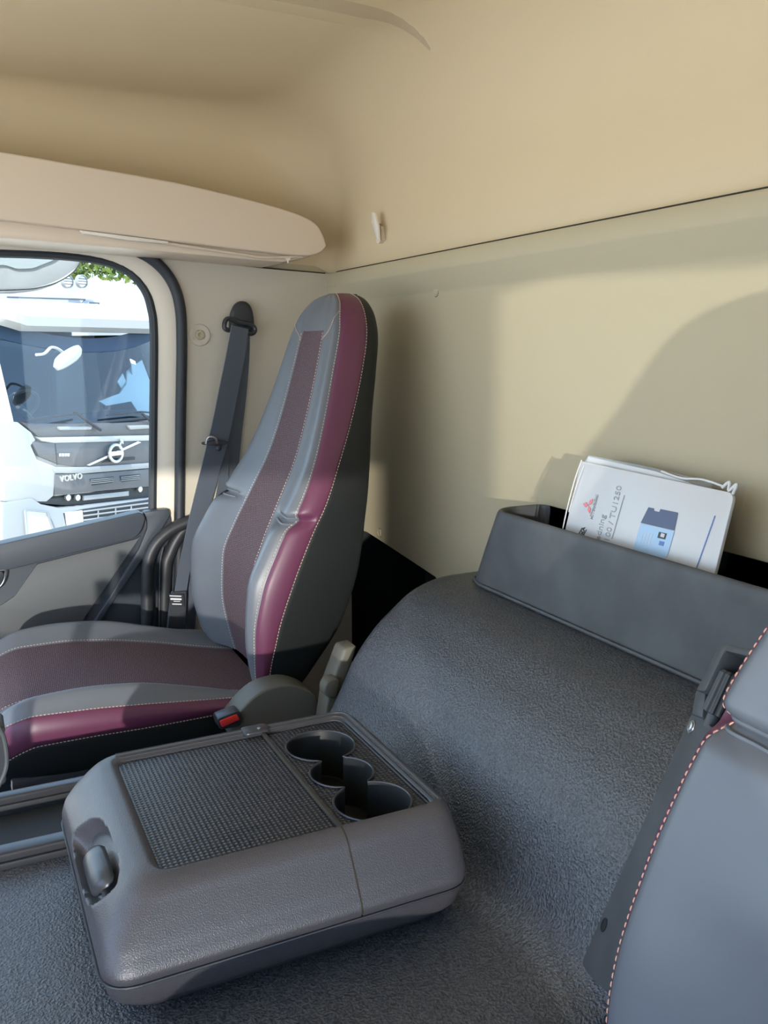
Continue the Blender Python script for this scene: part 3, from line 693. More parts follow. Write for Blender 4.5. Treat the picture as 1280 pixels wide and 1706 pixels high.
# rails beside the tunnel, in front of the passenger seat
for (xa, xb, z0, z1), lb in (((1.291, 1.322, -0.745, -0.722), 'low grey plastic floor rail nearest the cup holder console'), ((1.452, 1.476, -0.745, -0.714), 'grey plastic floor rail nearest the passenger seat cushion')):
    o = thing('floor_rail', P((xa+xb)/2, 0.1, z0), lb, 'rail')
    make('strip', *box(P(xa, -0.30, z0), P(xb, 0.60, z1), 0.004, 3), 'smooth_plastic', o)
    make('lip', *box(P(xa-0.006, -0.30, z0), P(xa, 0.60, z1-0.012), 0.002), 'black_plastic', o)
tag(make('floor_well', *box(P(1.322, -0.30, -0.7435), P(1.452, 0.60, -0.7415)), 'void'), 'dark floor channel between the two plastic rails', 'channel')
# dark rounded moulding that just enters the frame at the left
nb = [onX(1.15, *p) for p in [(-160, 1180), (-5, 1208), (6, 1228), (11, 1262), (8, 1285), (-4, 1312), (-160, 1345)]]
o = thing('lever_guard', (1.17, 0.12, nb[-1][2]), 'dark rounded moulding with pale edge at the left picture border', 'moulding')
make('panel', *prism(list(crom(nb, 4))[:], (0.05, 0, 0), 0.008, 3), 'black_plastic', o)
make('edge_bead', *tube(crom(nb[1:-1], 6)-[0.001, 0, 0], 0.0028, 8), 'bin_plastic', o)
make('stalk', *tube([P(1.175, 0.13, -0.50), P(1.175, 0.13, -0.72)], 0.02, 12), 'black_plastic', o)

# seat hardware in the gap between seat and tunnel
hw_ = thing('seat_bracket', P(1.58, -0.70, -1.39), 'putty coloured plastic bracket in the gap behind the recliner cover', 'bracket')
make('upright', *prism([onX(1.57, *p) for p in [(574, 1081), (596, 1076), (590, 1095), (568, 1160), (555, 1240), (535, 1240), (548, 1150)]], (0.05, 0, 0), 0.006, 3), 'putty_plastic', hw_)
make('nose', *prism(list(crom([onX(1.555, *p) for p in [(541, 1145), (548, 1134), (560, 1130), (566, 1136), (562, 1160), (552, 1164), (542, 1158)]], 3, True)), (0.03, 0, 0), 0.006, 3), 'putty_plastic', hw_)
make('foot', *box(P(1.57, -0.74, -1.395), P(1.62, -0.58, -0.80), 0.006), 'black_plastic', hw_)

# ================================================================== DOCUMENT BIN ON THE REAR WALL
bn = thing('document_bin', P(0.9, -0.95, -0.455), 'long dark grey plastic document bin standing on the tunnel against the rear wall', 'bin')
def bin_ring(z, xl, yf, r, inset=0.0, yb=-1.02):
    xr = 0.30
    pts = [P(xr, yf-inset, z), P(xl-inset, yf-inset, z), P(xl-inset, yb+inset, z), P(xr, yb+inset, z)]
    return fillet(pts, [0.001, r, r*0.5, 0.001], 8)
zt = lambda p, t: p
rows = [bin_ring(-0.4515, 1.452, -0.892, 0.052), bin_ring(-0.450, 1.452, -0.892, 0.052), bin_ring(-0.38, 1.423, -0.895, 0.052), bin_ring(-0.32, 1.398, -0.899, 0.052), bin_ring(-0.306, 1.392, -0.900, 0.052), bin_ring(-0.300, 1.388, -0.902, 0.050), bin_ring(-0.298, 1.385, -0.905, 0.048),
        bin_ring(-0.300, 1.382, -0.908, 0.045), bin_ring(-0.306, 1.379, -0.911, 0.043), bin_ring(-0.36, 1.385, -0.910, 0.043), bin_ring(-0.44, 1.40, -0.906, 0.043)]
make('shell', *loft(rows, True, False, True), 'bin_plastic', bn, sharp=70)
lip = [P(x, -0.888, -0.4485) for x in np.linspace(0.62, 1.40, 20)]+[P(1.445, -0.905, -0.4485), P(1.458, -0.94, -0.4485)]
make('foot_lip', *tube(lip, 0.0035, 6), 'bin_plastic', bn)

# ================================================================== MANUAL IN ITS SLEEVE
T = [onY(-0.962, 968, 768), onY(-0.962, 1224, 822)]; Bm = [onY(-0.936, 922, 877), onY(-0.936, 1190, 958)]
u = (T[1]-T[0])/np.linalg.norm(T[1]-T[0]); v_ = (T[0]-Bm[0]); v_ -= u*(v_@u); v_ /= np.linalg.norm(v_)
Wd = np.linalg.norm(T[1]-T[0]); O = T[0]; nn = np.cross(u, v_); nn = nn if nn[1] > 0 else -nn
def pg(a, b, off=0.0): return O+u*a-v_*b+nn*off      # a: along the upper edge, b: down the sheet
mn = thing('instruction_manual', pg(Wd/2, 0.22), 'white instruction manual in clear sleeve standing in the document bin', 'manual')
Hd = 0.235
make('booklet', *prism(fillet([pg(0, 0), pg(Wd, 0), pg(Wd, Hd), pg(0, Hd)], [0.004, 0.012, 0.002, 0.002], 4), -nn*0.006, 0.0008), 'paper', mn)
make('rear_sheet', *prism(fillet([pg(0.004, -0.010, -0.010), pg(Wd*0.5, -0.008, -0.010), pg(Wd-0.03, 0.004, -0.010), pg(Wd-0.03, Hd, -0.010), pg(0.004, Hd, -0.010)], 0.002, 2), -nn*0.0015), 'paper', mn)
sv = make('sleeve', *prism([pg(-0.010, 0.010, -0.013), pg(0.0, -0.012, -0.013), pg(Wd*0.45, -0.013, -0.013), pg(Wd*0.75, -0.010, -0.013), pg(Wd+0.004, -0.016, -0.013), pg(Wd+0.006, 0.004, -0.013), pg(Wd+0.004, Hd, -0.013), pg(-0.022, Hd, -0.013)], -nn*0.0006), 'film', mn)
make('sleeve_fold', *join(tube(crom([pg(0.003, -0.002, 0.001), pg(-0.003, 0.03, 0.001), pg(-0.006, 0.08, 0.001), pg(-0.005, 0.14, 0.001)], 6), 0.0011, 6),
                          tube(crom([pg(0.012, 0.006, 0.001), pg(0.006, 0.04, 0.002), pg(0.0, 0.09, 0.001)], 6), 0.0008, 6)), 'paper', sv)
make('sleeve_crumple', *join(tube(crom([pg(Wd*0.55, -0.010, -0.006), pg(Wd*0.68, -0.006, -0.006), pg(Wd*0.80, -0.010, -0.006), pg(Wd*0.93, -0.006, -0.006)], 6), 0.0016, 6),
                             tube(crom([pg(Wd*0.92, -0.004, -0.004), pg(Wd*0.95, -0.014, -0.004), pg(Wd*0.96, -0.002, -0.003), pg(Wd*0.99, -0.013, -0.004), pg(Wd*0.985, 0.002, -0.003)], 5), 0.0022, 6)), 'label_white', sv)
Lp = 0.0006
def pix(x, y):                      # photo pixel on the front of the booklet -> (a, b)
    q = on_plane(pg(0, 0, Lp), nn, x, y)-O; return q@u, -(q@v_)
def flat(name, px, m, th=0.0004, par=mn):
    return make(name, *prism([pg(*pix(*p), Lp) for p in px], nn*th), m, par, smooth=False)
# emblem of three rhombs, its wordmark, the title, all printed sideways
e0 = pix(981, 842)
def rh(c, ang, s=0.0072):
    d1 = np.array([math.cos(ang), math.sin(ang)]); d2 = np.array([-d1[1], d1[0]])
    return [pg(*(c+d1*s), Lp), pg(*(c+d2*s*0.58), Lp), pg(*(c-d1*s), Lp), pg(*(c-d2*s*0.58), Lp)]
for ang in (math.pi, math.pi/3, -math.pi/3):
    c = np.array(e0)+0.0075*np.array([math.cos(ang), math.sin(ang)])
    make('emblem_rhomb', *prism(rh(c, ang), nn*0.0004), 'print_red', mn, smooth=False)
def page_text(t, px, size, m='print_grey', bold=0.0):
    make('print', *text_mesh(t, size, pg(*pix(*px), Lp), v_, -u, bold), m, mn, smooth=False)
page_text('MITSUBISHI', (987, 866), 0.0085, bold=0.0001); flat('print_rule', [(996, 826), (997, 826), (984, 860), (983, 860)], 'print_grey')
page_text('edning', (999, 901), 0.0165); page_text('100 / TU1250', (1014, 904), 0.0165)
flat('print_rule', [(1040, 825), (1041, 825), (1020, 898), (1019, 898)], 'print_grey')
page_text('XA', (972, 892), 0.010, 'print_black', 0.0003)
for a in ([(963, 891), (971, 880)],): pass
flat('print_frame', [(962, 893), (970, 879), (971, 879.5), (963, 893.5)], 'print_black'); flat('print_frame', [(970, 895), (977, 882), (978, 882.5), (971, 895.5)], 'print_black')
flat('machine_top', [(1081, 845), (1090, 847), (1090, 851), (1099, 853), (1101, 848), (1130, 854), (1124, 884), (1068, 871)], 'print_navy')
flat('machine_front', [(1068, 872), (1124, 885), (1114, 921), (1108, 934), (1055, 917)], 'print_sky')
flat('machine_panel', [(1099, 886), (1112, 889), (1109, 899), (1096, 896)], 'print_black', 0.0008)
flat('machine_dial', [(1103, 888), (1109, 890), (1107, 896), (1101, 894)], 'paper', 0.0011)
flat('machine_screen', [(1100, 901), (1108, 903), (1106, 910), (1098, 908)], 'print_blue', 0.0008)
for k in range(4): flat('machine_print', [(1073+k*5, 885+k*1.5), (1074+k*5, 885+k*1.5), (1068+k*5, 905+k*1.5), (1067+k*5, 905+k*1.5)], 'paper', 0.0008)
flat('blue_rule', [(1191, 859), (1192.5, 859.3), (1161, 948), (1159.5, 947.6)], 'print_blue')

# ================================================================== FOLDED CENTRE BACKREST: CONSOLE WITH CUP HOLDERS
cs = thing('cup_holder_console', P(1.10, -0.33, -0.735), 'black folded centre backrest console with textured top and cup holders', 'console')
def rr(x0, x1, y0, y1, r, z, n=8):
    return fillet([P(x0, y0, z), P(x1, y0, z), P(x1, y1, z), P(x0, y1, z)], r, n)     # y0 rear, y1 front
# base tray
rows = [rr(0.925, 1.28, -0.530, -0.140, 0.05, -0.735), rr(0.900, 1.295, -0.548, -0.118, 0.05, -0.728), rr(0.888, 1.305, -0.556, -0.104, 0.045, -0.712), rr(0.883, 1.308, -0.560, -0.099, 0.042, -0.687), rr(0.888, 1.304, -0.557, -0.104, 0.04, -0.684)]
make('base_tray', *loft(rows, True, True, True), 'console_plastic', cs, sharp=60)
make('seam_bead', *tube(rr(0.8825, 1.3085, -0.5635, -0.0965, 0.042, -0.6855), 0.0014, 6, closed=True), 'smooth_plastic', cs)
# the upper shell is cut across where the lid ends: front part and cup holder part
YS = -0.402
HX, HZ = 1.075, -0.636
def shell_section(z):
    k = [-0.684, -0.676, -0.655, -0.635, -0.618, -0.606, -0.599, -0.5965]
    x0 = pchip(z, k, [0.884, 0.882, 0.892, 0.905, 0.917, 0.926, 0.936, 0.944])
    x1 = pchip(z, k, [1.307, 1.308, 1.303, 1.298, 1.293, 1.290, 1.286, 1.280])
    y0 = pchip(z, k, [-0.562, -0.563, -0.565, -0.565, -0.563, -0.561, -0.557, -0.553])
    y1 = pchip(z, k, [-0.098, -0.097, -0.101, -0.113, -0.128, -0.141, -0.153, -0.163])
    return x0, x1, y0, y1
ZL = [-0.684, -0.680]+list(np.linspace(-0.676, -0.606, 36))+[-0.604, -0.602, -0.600, -0.599, -0.5975, -0.5965]
def half_shell(front):
    rows = []
    for z in ZL:
        x0, x1, y0, y1 = shell_section(z); r = 0.040
        ye = YS+0.0012 if front else YS-0.0012
        y_ = y1 if front else y0; sg = -1 if front else 1
        pts = [P(x0, ye, z)]+[P(x0, y_+sg*r, z)*(1-t)+P(x0, ye, z)*t for t in (0.5,)]
        c1 = [np.array(q) for q in fillet([P(x0, ye, z), P(x0, y_, z), P(x1, y_, z), P(x1, ye, z)], [0, r, r, 0], 8)]
        if front:                                # finer points along the front face, dished for the release handle
            e0, e1 = c1[9], c1[10]
            mid = [e0+(e1-e0)*t for t in np.linspace(0, 1, 62)[1:-1]]
            for q in mid:
                a_, b_ = (q[0]-HX)/0.088, (z-HZ)/0.027
                k_ = max(0.0, 1-(abs(a_+0.25*b_)**3.5+abs(b_)**3.5))
                q -= np.array([0, 0.75, 0.66])*0.020*min(1.0, k_*1.6)**0.8
            c1 = c1[:10]+mid+c1[10:]
        rows.append(c1)
    x0, x1, y0, y1 = shell_section(-0.5965)
    ye = YS+0.0012 if front else YS-0.0012
    # rolled rim into the recess that holds the mat (rim only on the far side and the ends)
    for (dx0, dx1, dy, z) in ((0.004, 0.010, 0.006, -0.5965), (0.005, 0.014, 0.009, -0.599), (0.005, 0.018, 0.012, -0.5995), (0.005, 0.020, 0.014, -0.6025)):
        if front: q = fillet([P(x0+dx0, ye, z), P(x0+dx0, y1-dy, z), P(x1-dx1, y1-dy, z), P(x1-dx1, ye, z)], [0, 0.022, 0.022, 0], 8)
        else: q = fillet([P(x0+dx0, ye, z), P(x0+dx0, y0+dy, z), P(x1-dx1, y0+dy, z), P(x1-dx1, ye, z)], [0, 0.022, 0.022, 0], 8)
        q = [np.array(a) for a in q]
        if front: q = q[:10]+[q[9]+(q[10]-q[9])*t for t in np.linspace(0, 1, 62)[1:-1]]+q[10:]
        rows.append(q)
    return rows
fr = half_shell(True); fs = make('front_shell', *loft(fr), 'console_plastic', cs, sharp=60)
rrw = half_shell(False); rs = make('rear_shell', *loft(rrw), 'console_plastic', cs, sharp=60)
sec = [shell_section(z) for z in ZL]
make('joint_gap', *prism([P(a[0]+0.002, YS-0.002, z) for a, z in zip(sec, ZL)]+[P(a[1]-0.002, YS-0.002, z) for a, z in zip(sec, ZL)][::-1], (0, 0.004, 0)), 'gasket', cs)
ZM = -0.6025
def planar_mat(name, out):
    v = [np.array(p) for p in out]; make(name, v, [tuple(range(len(v)))], 'mat_rubber', cs, smooth=False, uvs=[(p[0], p[1]) for p in v])
planar_mat('lid_mat', fr[-1])
def bead(dx, dy, z, ya, yb_, end):
    pts = [P(1.280-dx, ya, z)]+([P(1.280-dx, yb_, z)] if not end else [np.array(q) for q in fillet([P(1.280-dx, ya, z), P(1.280-dx, -0.553+dy, z), P(0.952, -0.553+dy, z)], [0, 0.02, 0], 8)][1:])
    return np.array(pts)
for nm, ya, yb_, end in (('front_rim', -0.178, YS+0.002, False), ('rear_rim', YS-0.002, 0, True)):
    make(nm, *join(*[tube(resample(bead(d, d, z, ya, yb_, end), 40), r, 8) for d, z, r in ((0.004, -0.5965, 0.0026), (0.012, -0.5985, 0.0018), (0.019, -0.6012, 0.0016))]), 'smooth_plastic', cs)
make('hinge_tab', *prism(fillet([P(1.256, YS-0.012, -0.5995), P(1.256, YS+0.030, -0.5995), P(1.285, YS+0.030, -0.5995), P(1.285, YS-0.012, -0.5995)], 0.008, 4), (0, 0, 0.0055), 0.0015), 'smooth_plastic', cs)
make('hinge_pin', *cyl(P(1.268, YS+0.004, -0.594), (0, 0, 1), 0.0028, 0.0012, 14), 'screw_steel', cs)
# cup holders: three merging wells cut through the rear mat
C3 = [((1.182, -0.469), 0.053), ((1.088, -0.464), 0.046), ((0.994, -0.469), 0.053)]
def in_wells(x, y): return any((x-c[0])**2+(y-c[1])**2 < r*r for c, r in C3)
CX = np.linspace(C3[2][0][0]-C3[2][1], C3[0][0][0]+C3[0][1], 81)
CX = C3[2][0][0]-C3[2][1]+(CX[-1]-CX[0])*(0.5-0.5*np.cos(np.linspace(0, math.pi, 81)))*0.35+(CX-CX[0])*0.65     # denser at the ends
def edge(x, sg): return max([sg*c[1]+math.sqrt(r*r-(x-c[0])**2) for c, r in C3 if abs(x-c[0]) <= r]+[sg*(-0.469)])*sg
well = [np.array([x, edge(x, 1)]) for x in CX]+[np.array([x, edge(x, -1)]) for x in CX[::-1]][1:-1]
n_w = len(well)
outer = [np.array(p) for p in rrw[-1]]
bm = bmesh.new()
ov = [bm.verts.new(tuple(p)) for p in outer]; iv = [bm.verts.new((q[0], q[1], ZM+EYE)) for q in well]
es = [bm.edges.new((ov[i-1], ov[i])) for i in range(len(ov))]+[bm.edges.new((iv[i-1], iv[i])) for i in range(n_w)]
bmesh.ops.triangle_fill(bm, edges=es, use_beauty=True)
bm.verts.index_update()
Vm = [np.array(q.co) for q in bm.verts]; Fm = [[q.index for q in f.verts] for f in bm.faces if not in_wells(f.calc_center_median().x, f.calc_center_median().y)]
bm.free()
make('cup_mat', Vm, Fm, 'mat_rubber', cs, smooth=False, uvs=[(p[0], p[1]) for p in Vm])
cen = np.array([1.088, -0.469])
rows = []
for z, k in ((ZM+0.0022, 1.0), (ZM+0.0026, 0.992), (ZM+0.001, 0.975), (-0.63, 0.955), (-0.678, 0.93)):
    rows.append([P(cen[0]+(q[0]-cen[0])*(0.4+0.6*k if False else 1)+0, q[1], z) if k == 1.0 else P(*(q*1.0+(np.array([np.clip(q[0], 0.992, 1.184), -0.469])-q)*(1-k)), z) for q in well])
cw = make('cup_well', *loft(rows, True, False, True), 'black_vinyl', cs, sharp=60)
make('well_edge', *tube([P(q[0], q[1], ZM+0.0015) for q in well], 0.0016, 6, closed=True), 'smooth_plastic', cw)
for (c, r) in (C3[0], C3[2]):
    make('coaster_ring', *lathe(P(c[0], c[1], -0.6775), (0, 0, 1), [(r*0.86, 0), (r*0.86, 0.003), (r*0.80, 0.003), (r*0.80, 0.0)], 30), 'smooth_plastic', cw)
# release handle in its scooped pocket at the front end
slope = np.array([0, 0.66, -0.75]); nf = np.array([0, 0.75, 0.66])
c0 = P(HX, -0.1125, HZ)
def fp(a, b, off): return c0+np.array([a, 0, 0])+slope*b+nf*off
rows = []
for x, k in ((0.030, 0.3), (0.028, 0.75), (0.020, 0.95), (0.0, 1.0), (-0.03, 1.0), (-0.052, 0.95), (-0.060, 0.75), (-0.063, 0.3)):
    rows.append([fp(x+0.30*(0.020*math.cos(a)*k), 0.001+0.019*math.cos(a)*k, -0.011+0.012*math.sin(a)*k) for a in np.linspace(0, math.pi, 13)])
make('release_handle', *loft(rows), 'smooth_plastic', cs, sharp=70)
make('hinge_foot', *box(P(0.99, -0.57, -0.742), P(1.20, -0.50, -0.72), 0.006), 'black_plastic', cs)

# ================================================================== OUTSIDE
GZ = -2.75
tag(make('ground', *box((-20, -40, GZ+EYE-0.1), (60, 40, GZ+EYE)), 'asphalt'), kind='structure')
# the parked truck opposite: its own axes
TC = np.array([9.35, -1.52, 0.0])
ta, tn_ = np.array([0.559, -0.829, 0.0]), np.array([-0.829, -0.559, 0.0])
def TL(s, d, z): return TC+ta*s+tn_*d+np.array([0, 0, z+EYE])      # s to its left side, d forward, z above the eye
def TP(x, y, d=0.0):
    q = on_plane(TC+tn_*d, tn_, x, y)-TC; return q@ta, q[2]-EYE
def tp(px, d=0.0, th=0.03, bev=0.004, mirror=False):
    """plate on the truck front from pixel corners at forward offset d"""
    pts = [TP(*p, d) for p in px]
    return prism([TL(s, d, z) for s, z in pts], -tn_*th, bev)
trk = thing('parked_truck', TL(0, -0.8, GZ), 'white and grey truck parked opposite, seen through the door window', 'truck')
W2 = 1.22
def plan(z, inset=0.0, dep=0.0, r=0.28):
    return [np.array(p) for p in fillet([TL(-W2+inset, -1.9, z), TL(-W2+inset, dep, z), TL(W2-inset, dep, z), TL(W2-inset, -1.9, z)], [0.0, r, r, 0.0], 8)]
zb_ = -0.74
rows = [plan(-1.42), plan(-1.40, 0, 0), plan(-1.0, 0, 0), plan(zb_, 0.01, -0.03)]
make('cab_body', *loft(rows), 'truck_white', trk, sharp=60)
def brow(z, row, k):                     # the visor brow sags towards the middle of the cab
    return [p+np.array([0, 0, k*0.17*min(1.3, abs((p-TC)@ta)/1.05)**2]) for p in row]
rows = [brow(0, plan(0.05, 0.10, -0.33), 1.0), brow(0, plan(0.10, 0.10, -0.22), 1.0), brow(0, plan(0.20, 0.12, -0.20), 0.9), plan(0.36, 0.16, -0.30), plan(0.46, 0.26, -0.55)]
V, Fc = loft(rows); Fc.append(tuple(len(V)-len(rows[0])+j for j in range(len(rows[0])))); make('roof', V, Fc, 'truck_white', trk, sharp=50)
for s in (-1, 1):
    make('pillar', *loft([[TL(s*(W2-0.01), -0.30, zb_), TL(s*(W2-0.09), -0.12, zb_), TL(s*(W2-0.02), -0.55, zb_)], [TL(s*(W2-0.10), -0.60, 0.14), TL(s*(W2-0.17), -0.44, 0.14), TL(s*(W2-0.11), -0.80, 0.14)]], True), 'truck_white', trk)
    make('door_skin', *prism([TL(s*(W2-0.005), -0.56, zb_), TL(s*(W2-0.005), -1.9, zb_), TL(s*(W2-0.005), -1.9, -1.4), TL(s*(W2-0.005), -0.56, -1.4)], ta*s*0.02), 'truck_white', trk)
    make('side_window', *prism([TL(s*(W2-0.02), -0.56, zb_), TL(s*(W2-0.02), -1.5, zb_), TL(s*(W2-0.10), -1.5, 0.15), TL(s*(W2-0.10), -0.80, 0.15)], ta*s*0.006), 'side_glass', trk)
    make('rear_quarter', *prism([TL(s*(W2-0.02), -1.5, zb_), TL(s*(W2-0.02), -1.9, zb_), TL(s*(W2-0.10), -1.9, 0.15), TL(s*(W2-0.10), -1.5, 0.15)], ta*s*0.02), 'truck_white', trk)
make('cab_back', *prism([TL(-W2, -1.9, -1.4), TL(W2, -1.9, -1.4), TL(W2-0.1, -1.9, 0.4), TL(-W2+0.1, -1.9, 0.4)], -tn_*0.03), 'truck_interior', trk)
make('dashboard', *prism([TL(-W2+0.06, -0.10, -0.80), TL(W2-0.06, -0.10, -0.80), TL(W2-0.06, -0.75, -0.74), TL(-W2+0.06, -0.75, -0.74)], np.array([0, 0, 0.05])), 'truck_interior', trk)
make('steering_wheel', *join(tube([TL(-0.55+0.22*math.cos(a), -0.80+0.12*math.sin(a), -0.58+0.16*math.sin(a)) for a in np.linspace(0, 2*math.pi, 24, endpoint=False)], 0.018, 8, closed=True), tube([TL(-0.55, -0.8, -0.58), TL(-0.55, -0.6, -0.75)], 0.04, 8)), 'truck_grey', trk)
for s in (-0.55, 0.55):
    make('headrest_seat', *prism(fillet([TL(s-0.25, -1.25, -0.9), TL(s+0.25, -1.25, -0.9), TL(s+0.2, -1.3, -0.25), TL(s+0.13, -1.3, -0.02), TL(s-0.13, -1.3, -0.02), TL(s-0.2, -1.3, -0.25)], 0.08, 4), -tn_*0.14, 0.03), 'truck_grey', trk)
# windscreen, one curved pane from scuttle to roof
rows = []
for t in np.linspace(0, 1, 7):
    d0 = -0.02-0.34*t
    rows.append([TL(s*(1.10-0.08*t), d0-0.16*abs(s)**2.5, zb_+t*(0.10+0.17*s*s-zb_)) for s in np.linspace(-1, 1, 25)])
make('windscreen', *loft(rows), 'screen_glass', trk, sharp=80)
make('screen_border', *tube(crom([p+tn_*0.004 for p in rows[0]], 2), 0.022, 6), 'truck_dark', trk)
make('sun_band', *loft([[p+tn_*0.006 for p in rows[-1]], [p+tn_*0.006 for p in rows[-2]]]), 'truck_interior', trk)
# white sheets crumpled behind the screen at its left side
wp = [TP(*p, -0.35) for p in [(150, 668), (185, 655), (198, 640), (210, 618), (220, 610), (235, 600), (243, 640), (240, 672), (222, 692), (208, 685), (200, 668), (155, 675)]]
ws_ = make('screen_papers', *prism([TL(s, -0.13-0.40*(z-zb_)+0.02*((i*7) % 3), z) for i, (s, z) in enumerate(wp)], -tn_*0.02), 'label_white', trk)
for px in ([(196, 636), (205, 622), (212, 640), (204, 650)], [(218, 598), (226, 602), (232, 640), (224, 650)]):
    make('paper_fold', *tp(px, -0.27, 0.02, 0.003), 'label_white', ws_)
# nose panels
make('scuttle', *tp([(34, 703), (52, 706), (110, 706), (200, 704), (300, 700), (300, 728), (66, 730), (58, 722)], 0.02, 0.06, 0.008), 'truck_grey', trk)
make('wing_panel', *tp([(-20, 702), (30, 703), (52, 720), (60, 733), (52, 742), (62, 765), (95, 778), (140, 783), (140, 790), (93, 789), (90, 826), (78, 836), (8, 836), (4, 760), (-20, 720)], 0.035, 0.08, 0.012), 'truck_white', trk)
make('nose_strip', *tp([(60, 727), (66, 729), (300, 724), (300, 733), (90, 738), (70, 735)], 0.05, 0.06, 0.006), 'truck_white', trk)
gp_ = make('grille_panel', *tp([(52, 735), (70, 737), (300, 733), (300, 766), (240, 773), (140, 779), (100, 774), (65, 760)], 0.035, 0.07, 0.006), 'truck_grey', trk)
make('grille_edge', *tp([(140, 778), (240, 772), (300, 766), (300, 776), (225, 782), (140, 789), (92, 788), (90, 778)], 0.05, 0.06, 0.006), 'truck_silver', trk)
make('panel_joint', *tp([(92, 739), (93, 739), (96, 775), (95, 775)], 0.04, 0.006, 0), 'truck_dark', gp_)
# diagonal bar and ring emblem with its arrow
make('diagonal_bar', *tp([(144, 775), (150, 776), (236, 737), (230, 735)], 0.055, 0.02, 0.003), 'chrome', gp_)
ec = TP(193, 755, 0.07)
rg = [TL(ec[0]+0.085*math.cos(a), 0.07, ec[1]+0.085*math.sin(a)) for a in np.linspace(0, 2*math.pi, 36, endpoint=False)]
em = make('emblem_ring', *tube(rg, 0.017, 8, closed=True), 'chrome', gp_)
make('emblem_arrow', *join(tube([TL(ec[0]+0.055, 0.07, ec[1]+0.075), TL(ec[0]+0.095, 0.07, ec[1]+0.125)], 0.013, 6), tube([TL(ec[0]+0.060, 0.07, ec[1]+0.128), TL(ec[0]+0.10, 0.07, ec[1]+0.13), TL(ec[0]+0.10, 0.07, ec[1]+0.088)], 0.012, 6)), 'chrome', em)
make('emblem_band', *prism([TL(ec[0]-0.08, 0.075, ec[1]-0.022), TL(ec[0]+0.08, 0.075, ec[1]-0.022), TL(ec[0]+0.08, 0.075, ec[1]+0.022), TL(ec[0]-0.08, 0.075, ec[1]+0.022)], tn_*0.01), 'chrome', em)
zu = np.array([0, 0, 1.0])
for k in range(4):                        # small badge, too far away to read
    x0 = 98.5+4.6*k; make('badge_block', *tp([(x0, 755.5), (x0+3.8, 755.3), (x0+3.8, 760.3), (x0, 760.5)], 0.05, 0.01, 0.001), 'chrome', gp_)
make('vent_slot', *tp([(170, 771), (180, 765), (225, 761), (225, 766), (180, 770)], 0.042, 0.01, 0), 'truck_dark', gp_)
# lower panel with lettering and two slatted vents
lp = make('lower_panel', *tp([(92, 790), (150, 789), (225, 783), (300, 776), (300, 806), (92, 825)], 0.045, 0.07, 0.006), 'truck_grey', trk)
q = TP(101, 803, 0.06)
make('name_letters', *text_mesh('VOLVO', 0.078, TL(q[0], 0.052, q[1]), ta, zu, 0.0015, depth=0.008, spacing=1.05), 'truck_white', lp)
for a, b in ((150, 190), (200, 234)):
    fa_, fb_ = (lambda x: 798-(x-150)*0.10), (lambda x: 809-(x-150)*0.115)
    vt = make('vent', *tp([(a, fa_(a)), (b, fa_(b)), (b-2, fb_(b)), (a+4, fb_(a))], 0.052, 0.01, 0.002), 'truck_dark', lp)
    for k in range(3):
        y0 = 0.18+k*0.28
        make('slat', *tp([(a+2, fa_(a)+10*y0), (b-1, fa_(b)+10*y0), (b-1, fa_(b)+10*y0+0.9), (a+2, fa_(a)+10*y0+0.9)], 0.06, 0.01, 0), 'truck_silver', vt)
make('bumper_gap', *tp([(52, 822), (92, 826), (300, 806), (300, 826), (110, 842), (60, 838)], 0.0, 0.02, 0), 'truck_dark', trk)
make('tow_bar', *tp([(140, 826), (215, 818), (215, 826), (140, 834)], 0.03, 0.03, 0.004), 'truck_silver', trk)
for x, y in ((112, 829), (128, 829), (232, 815)):
    s, z = TP(x, y, 0.03); make('gap_fitting', *lathe(TL(s, 0.02, z), tn_, [(0.03, 0), (0.03, 0.03), (0.015, 0.04), (0.0, 0.04)], 12), 'chrome', trk)
bp_ = make('bumper', *tp([(4, 838), (55, 830), (70, 840), (100, 846), (140, 842), (300, 824), (300, 960), (4, 960)], 0.06, 0.2, 0.02), 'truck_silver', trk)
hl = make('headlamp', *tp([(42, 850), (78, 853), (90, 885), (90, 900), (46, 905)], 0.075, 0.03, 0.01), 'lamp_glass', bp_)
make('lamp_rim', *tube([TL(*[TP(x, y, 0.08)[0], 0.08, TP(x, y, 0.08)[1]]) for x, y in [(42, 850), (78, 853), (90, 885), (90, 900), (46, 905)]], 0.008, 6, closed=True), 'truck_silver', hl)
bg = make('bumper_grille', *tp([(106, 855), (140, 848), (250, 832), (300, 826), (300, 860), (112, 882)], 0.066, 0.02, 0.003), 'truck_dark', bp_)
make('fog_lamp', *tp([(109, 854), (138, 850), (140, 872), (112, 877)], 0.075, 0.02, 0.006), 'lamp_glass', bp_)
for k in range(4):
    y0 = 851+k*7.2
    make('slat', *tp([(140, y0), (300, y0-21), (300, y0-18.6), (140, y0+2.6)], 0.08, 0.02, 0.002), 'truck_silver', bg)
for x in (163, 192, 218):
    make('slat_post', *tp([(x, 848-(x-163)*0.13), (x+2, 848-(x-163)*0.13), (x+2, 878), (x, 878)], 0.078, 0.02, 0.001), 'truck_silver', bg)
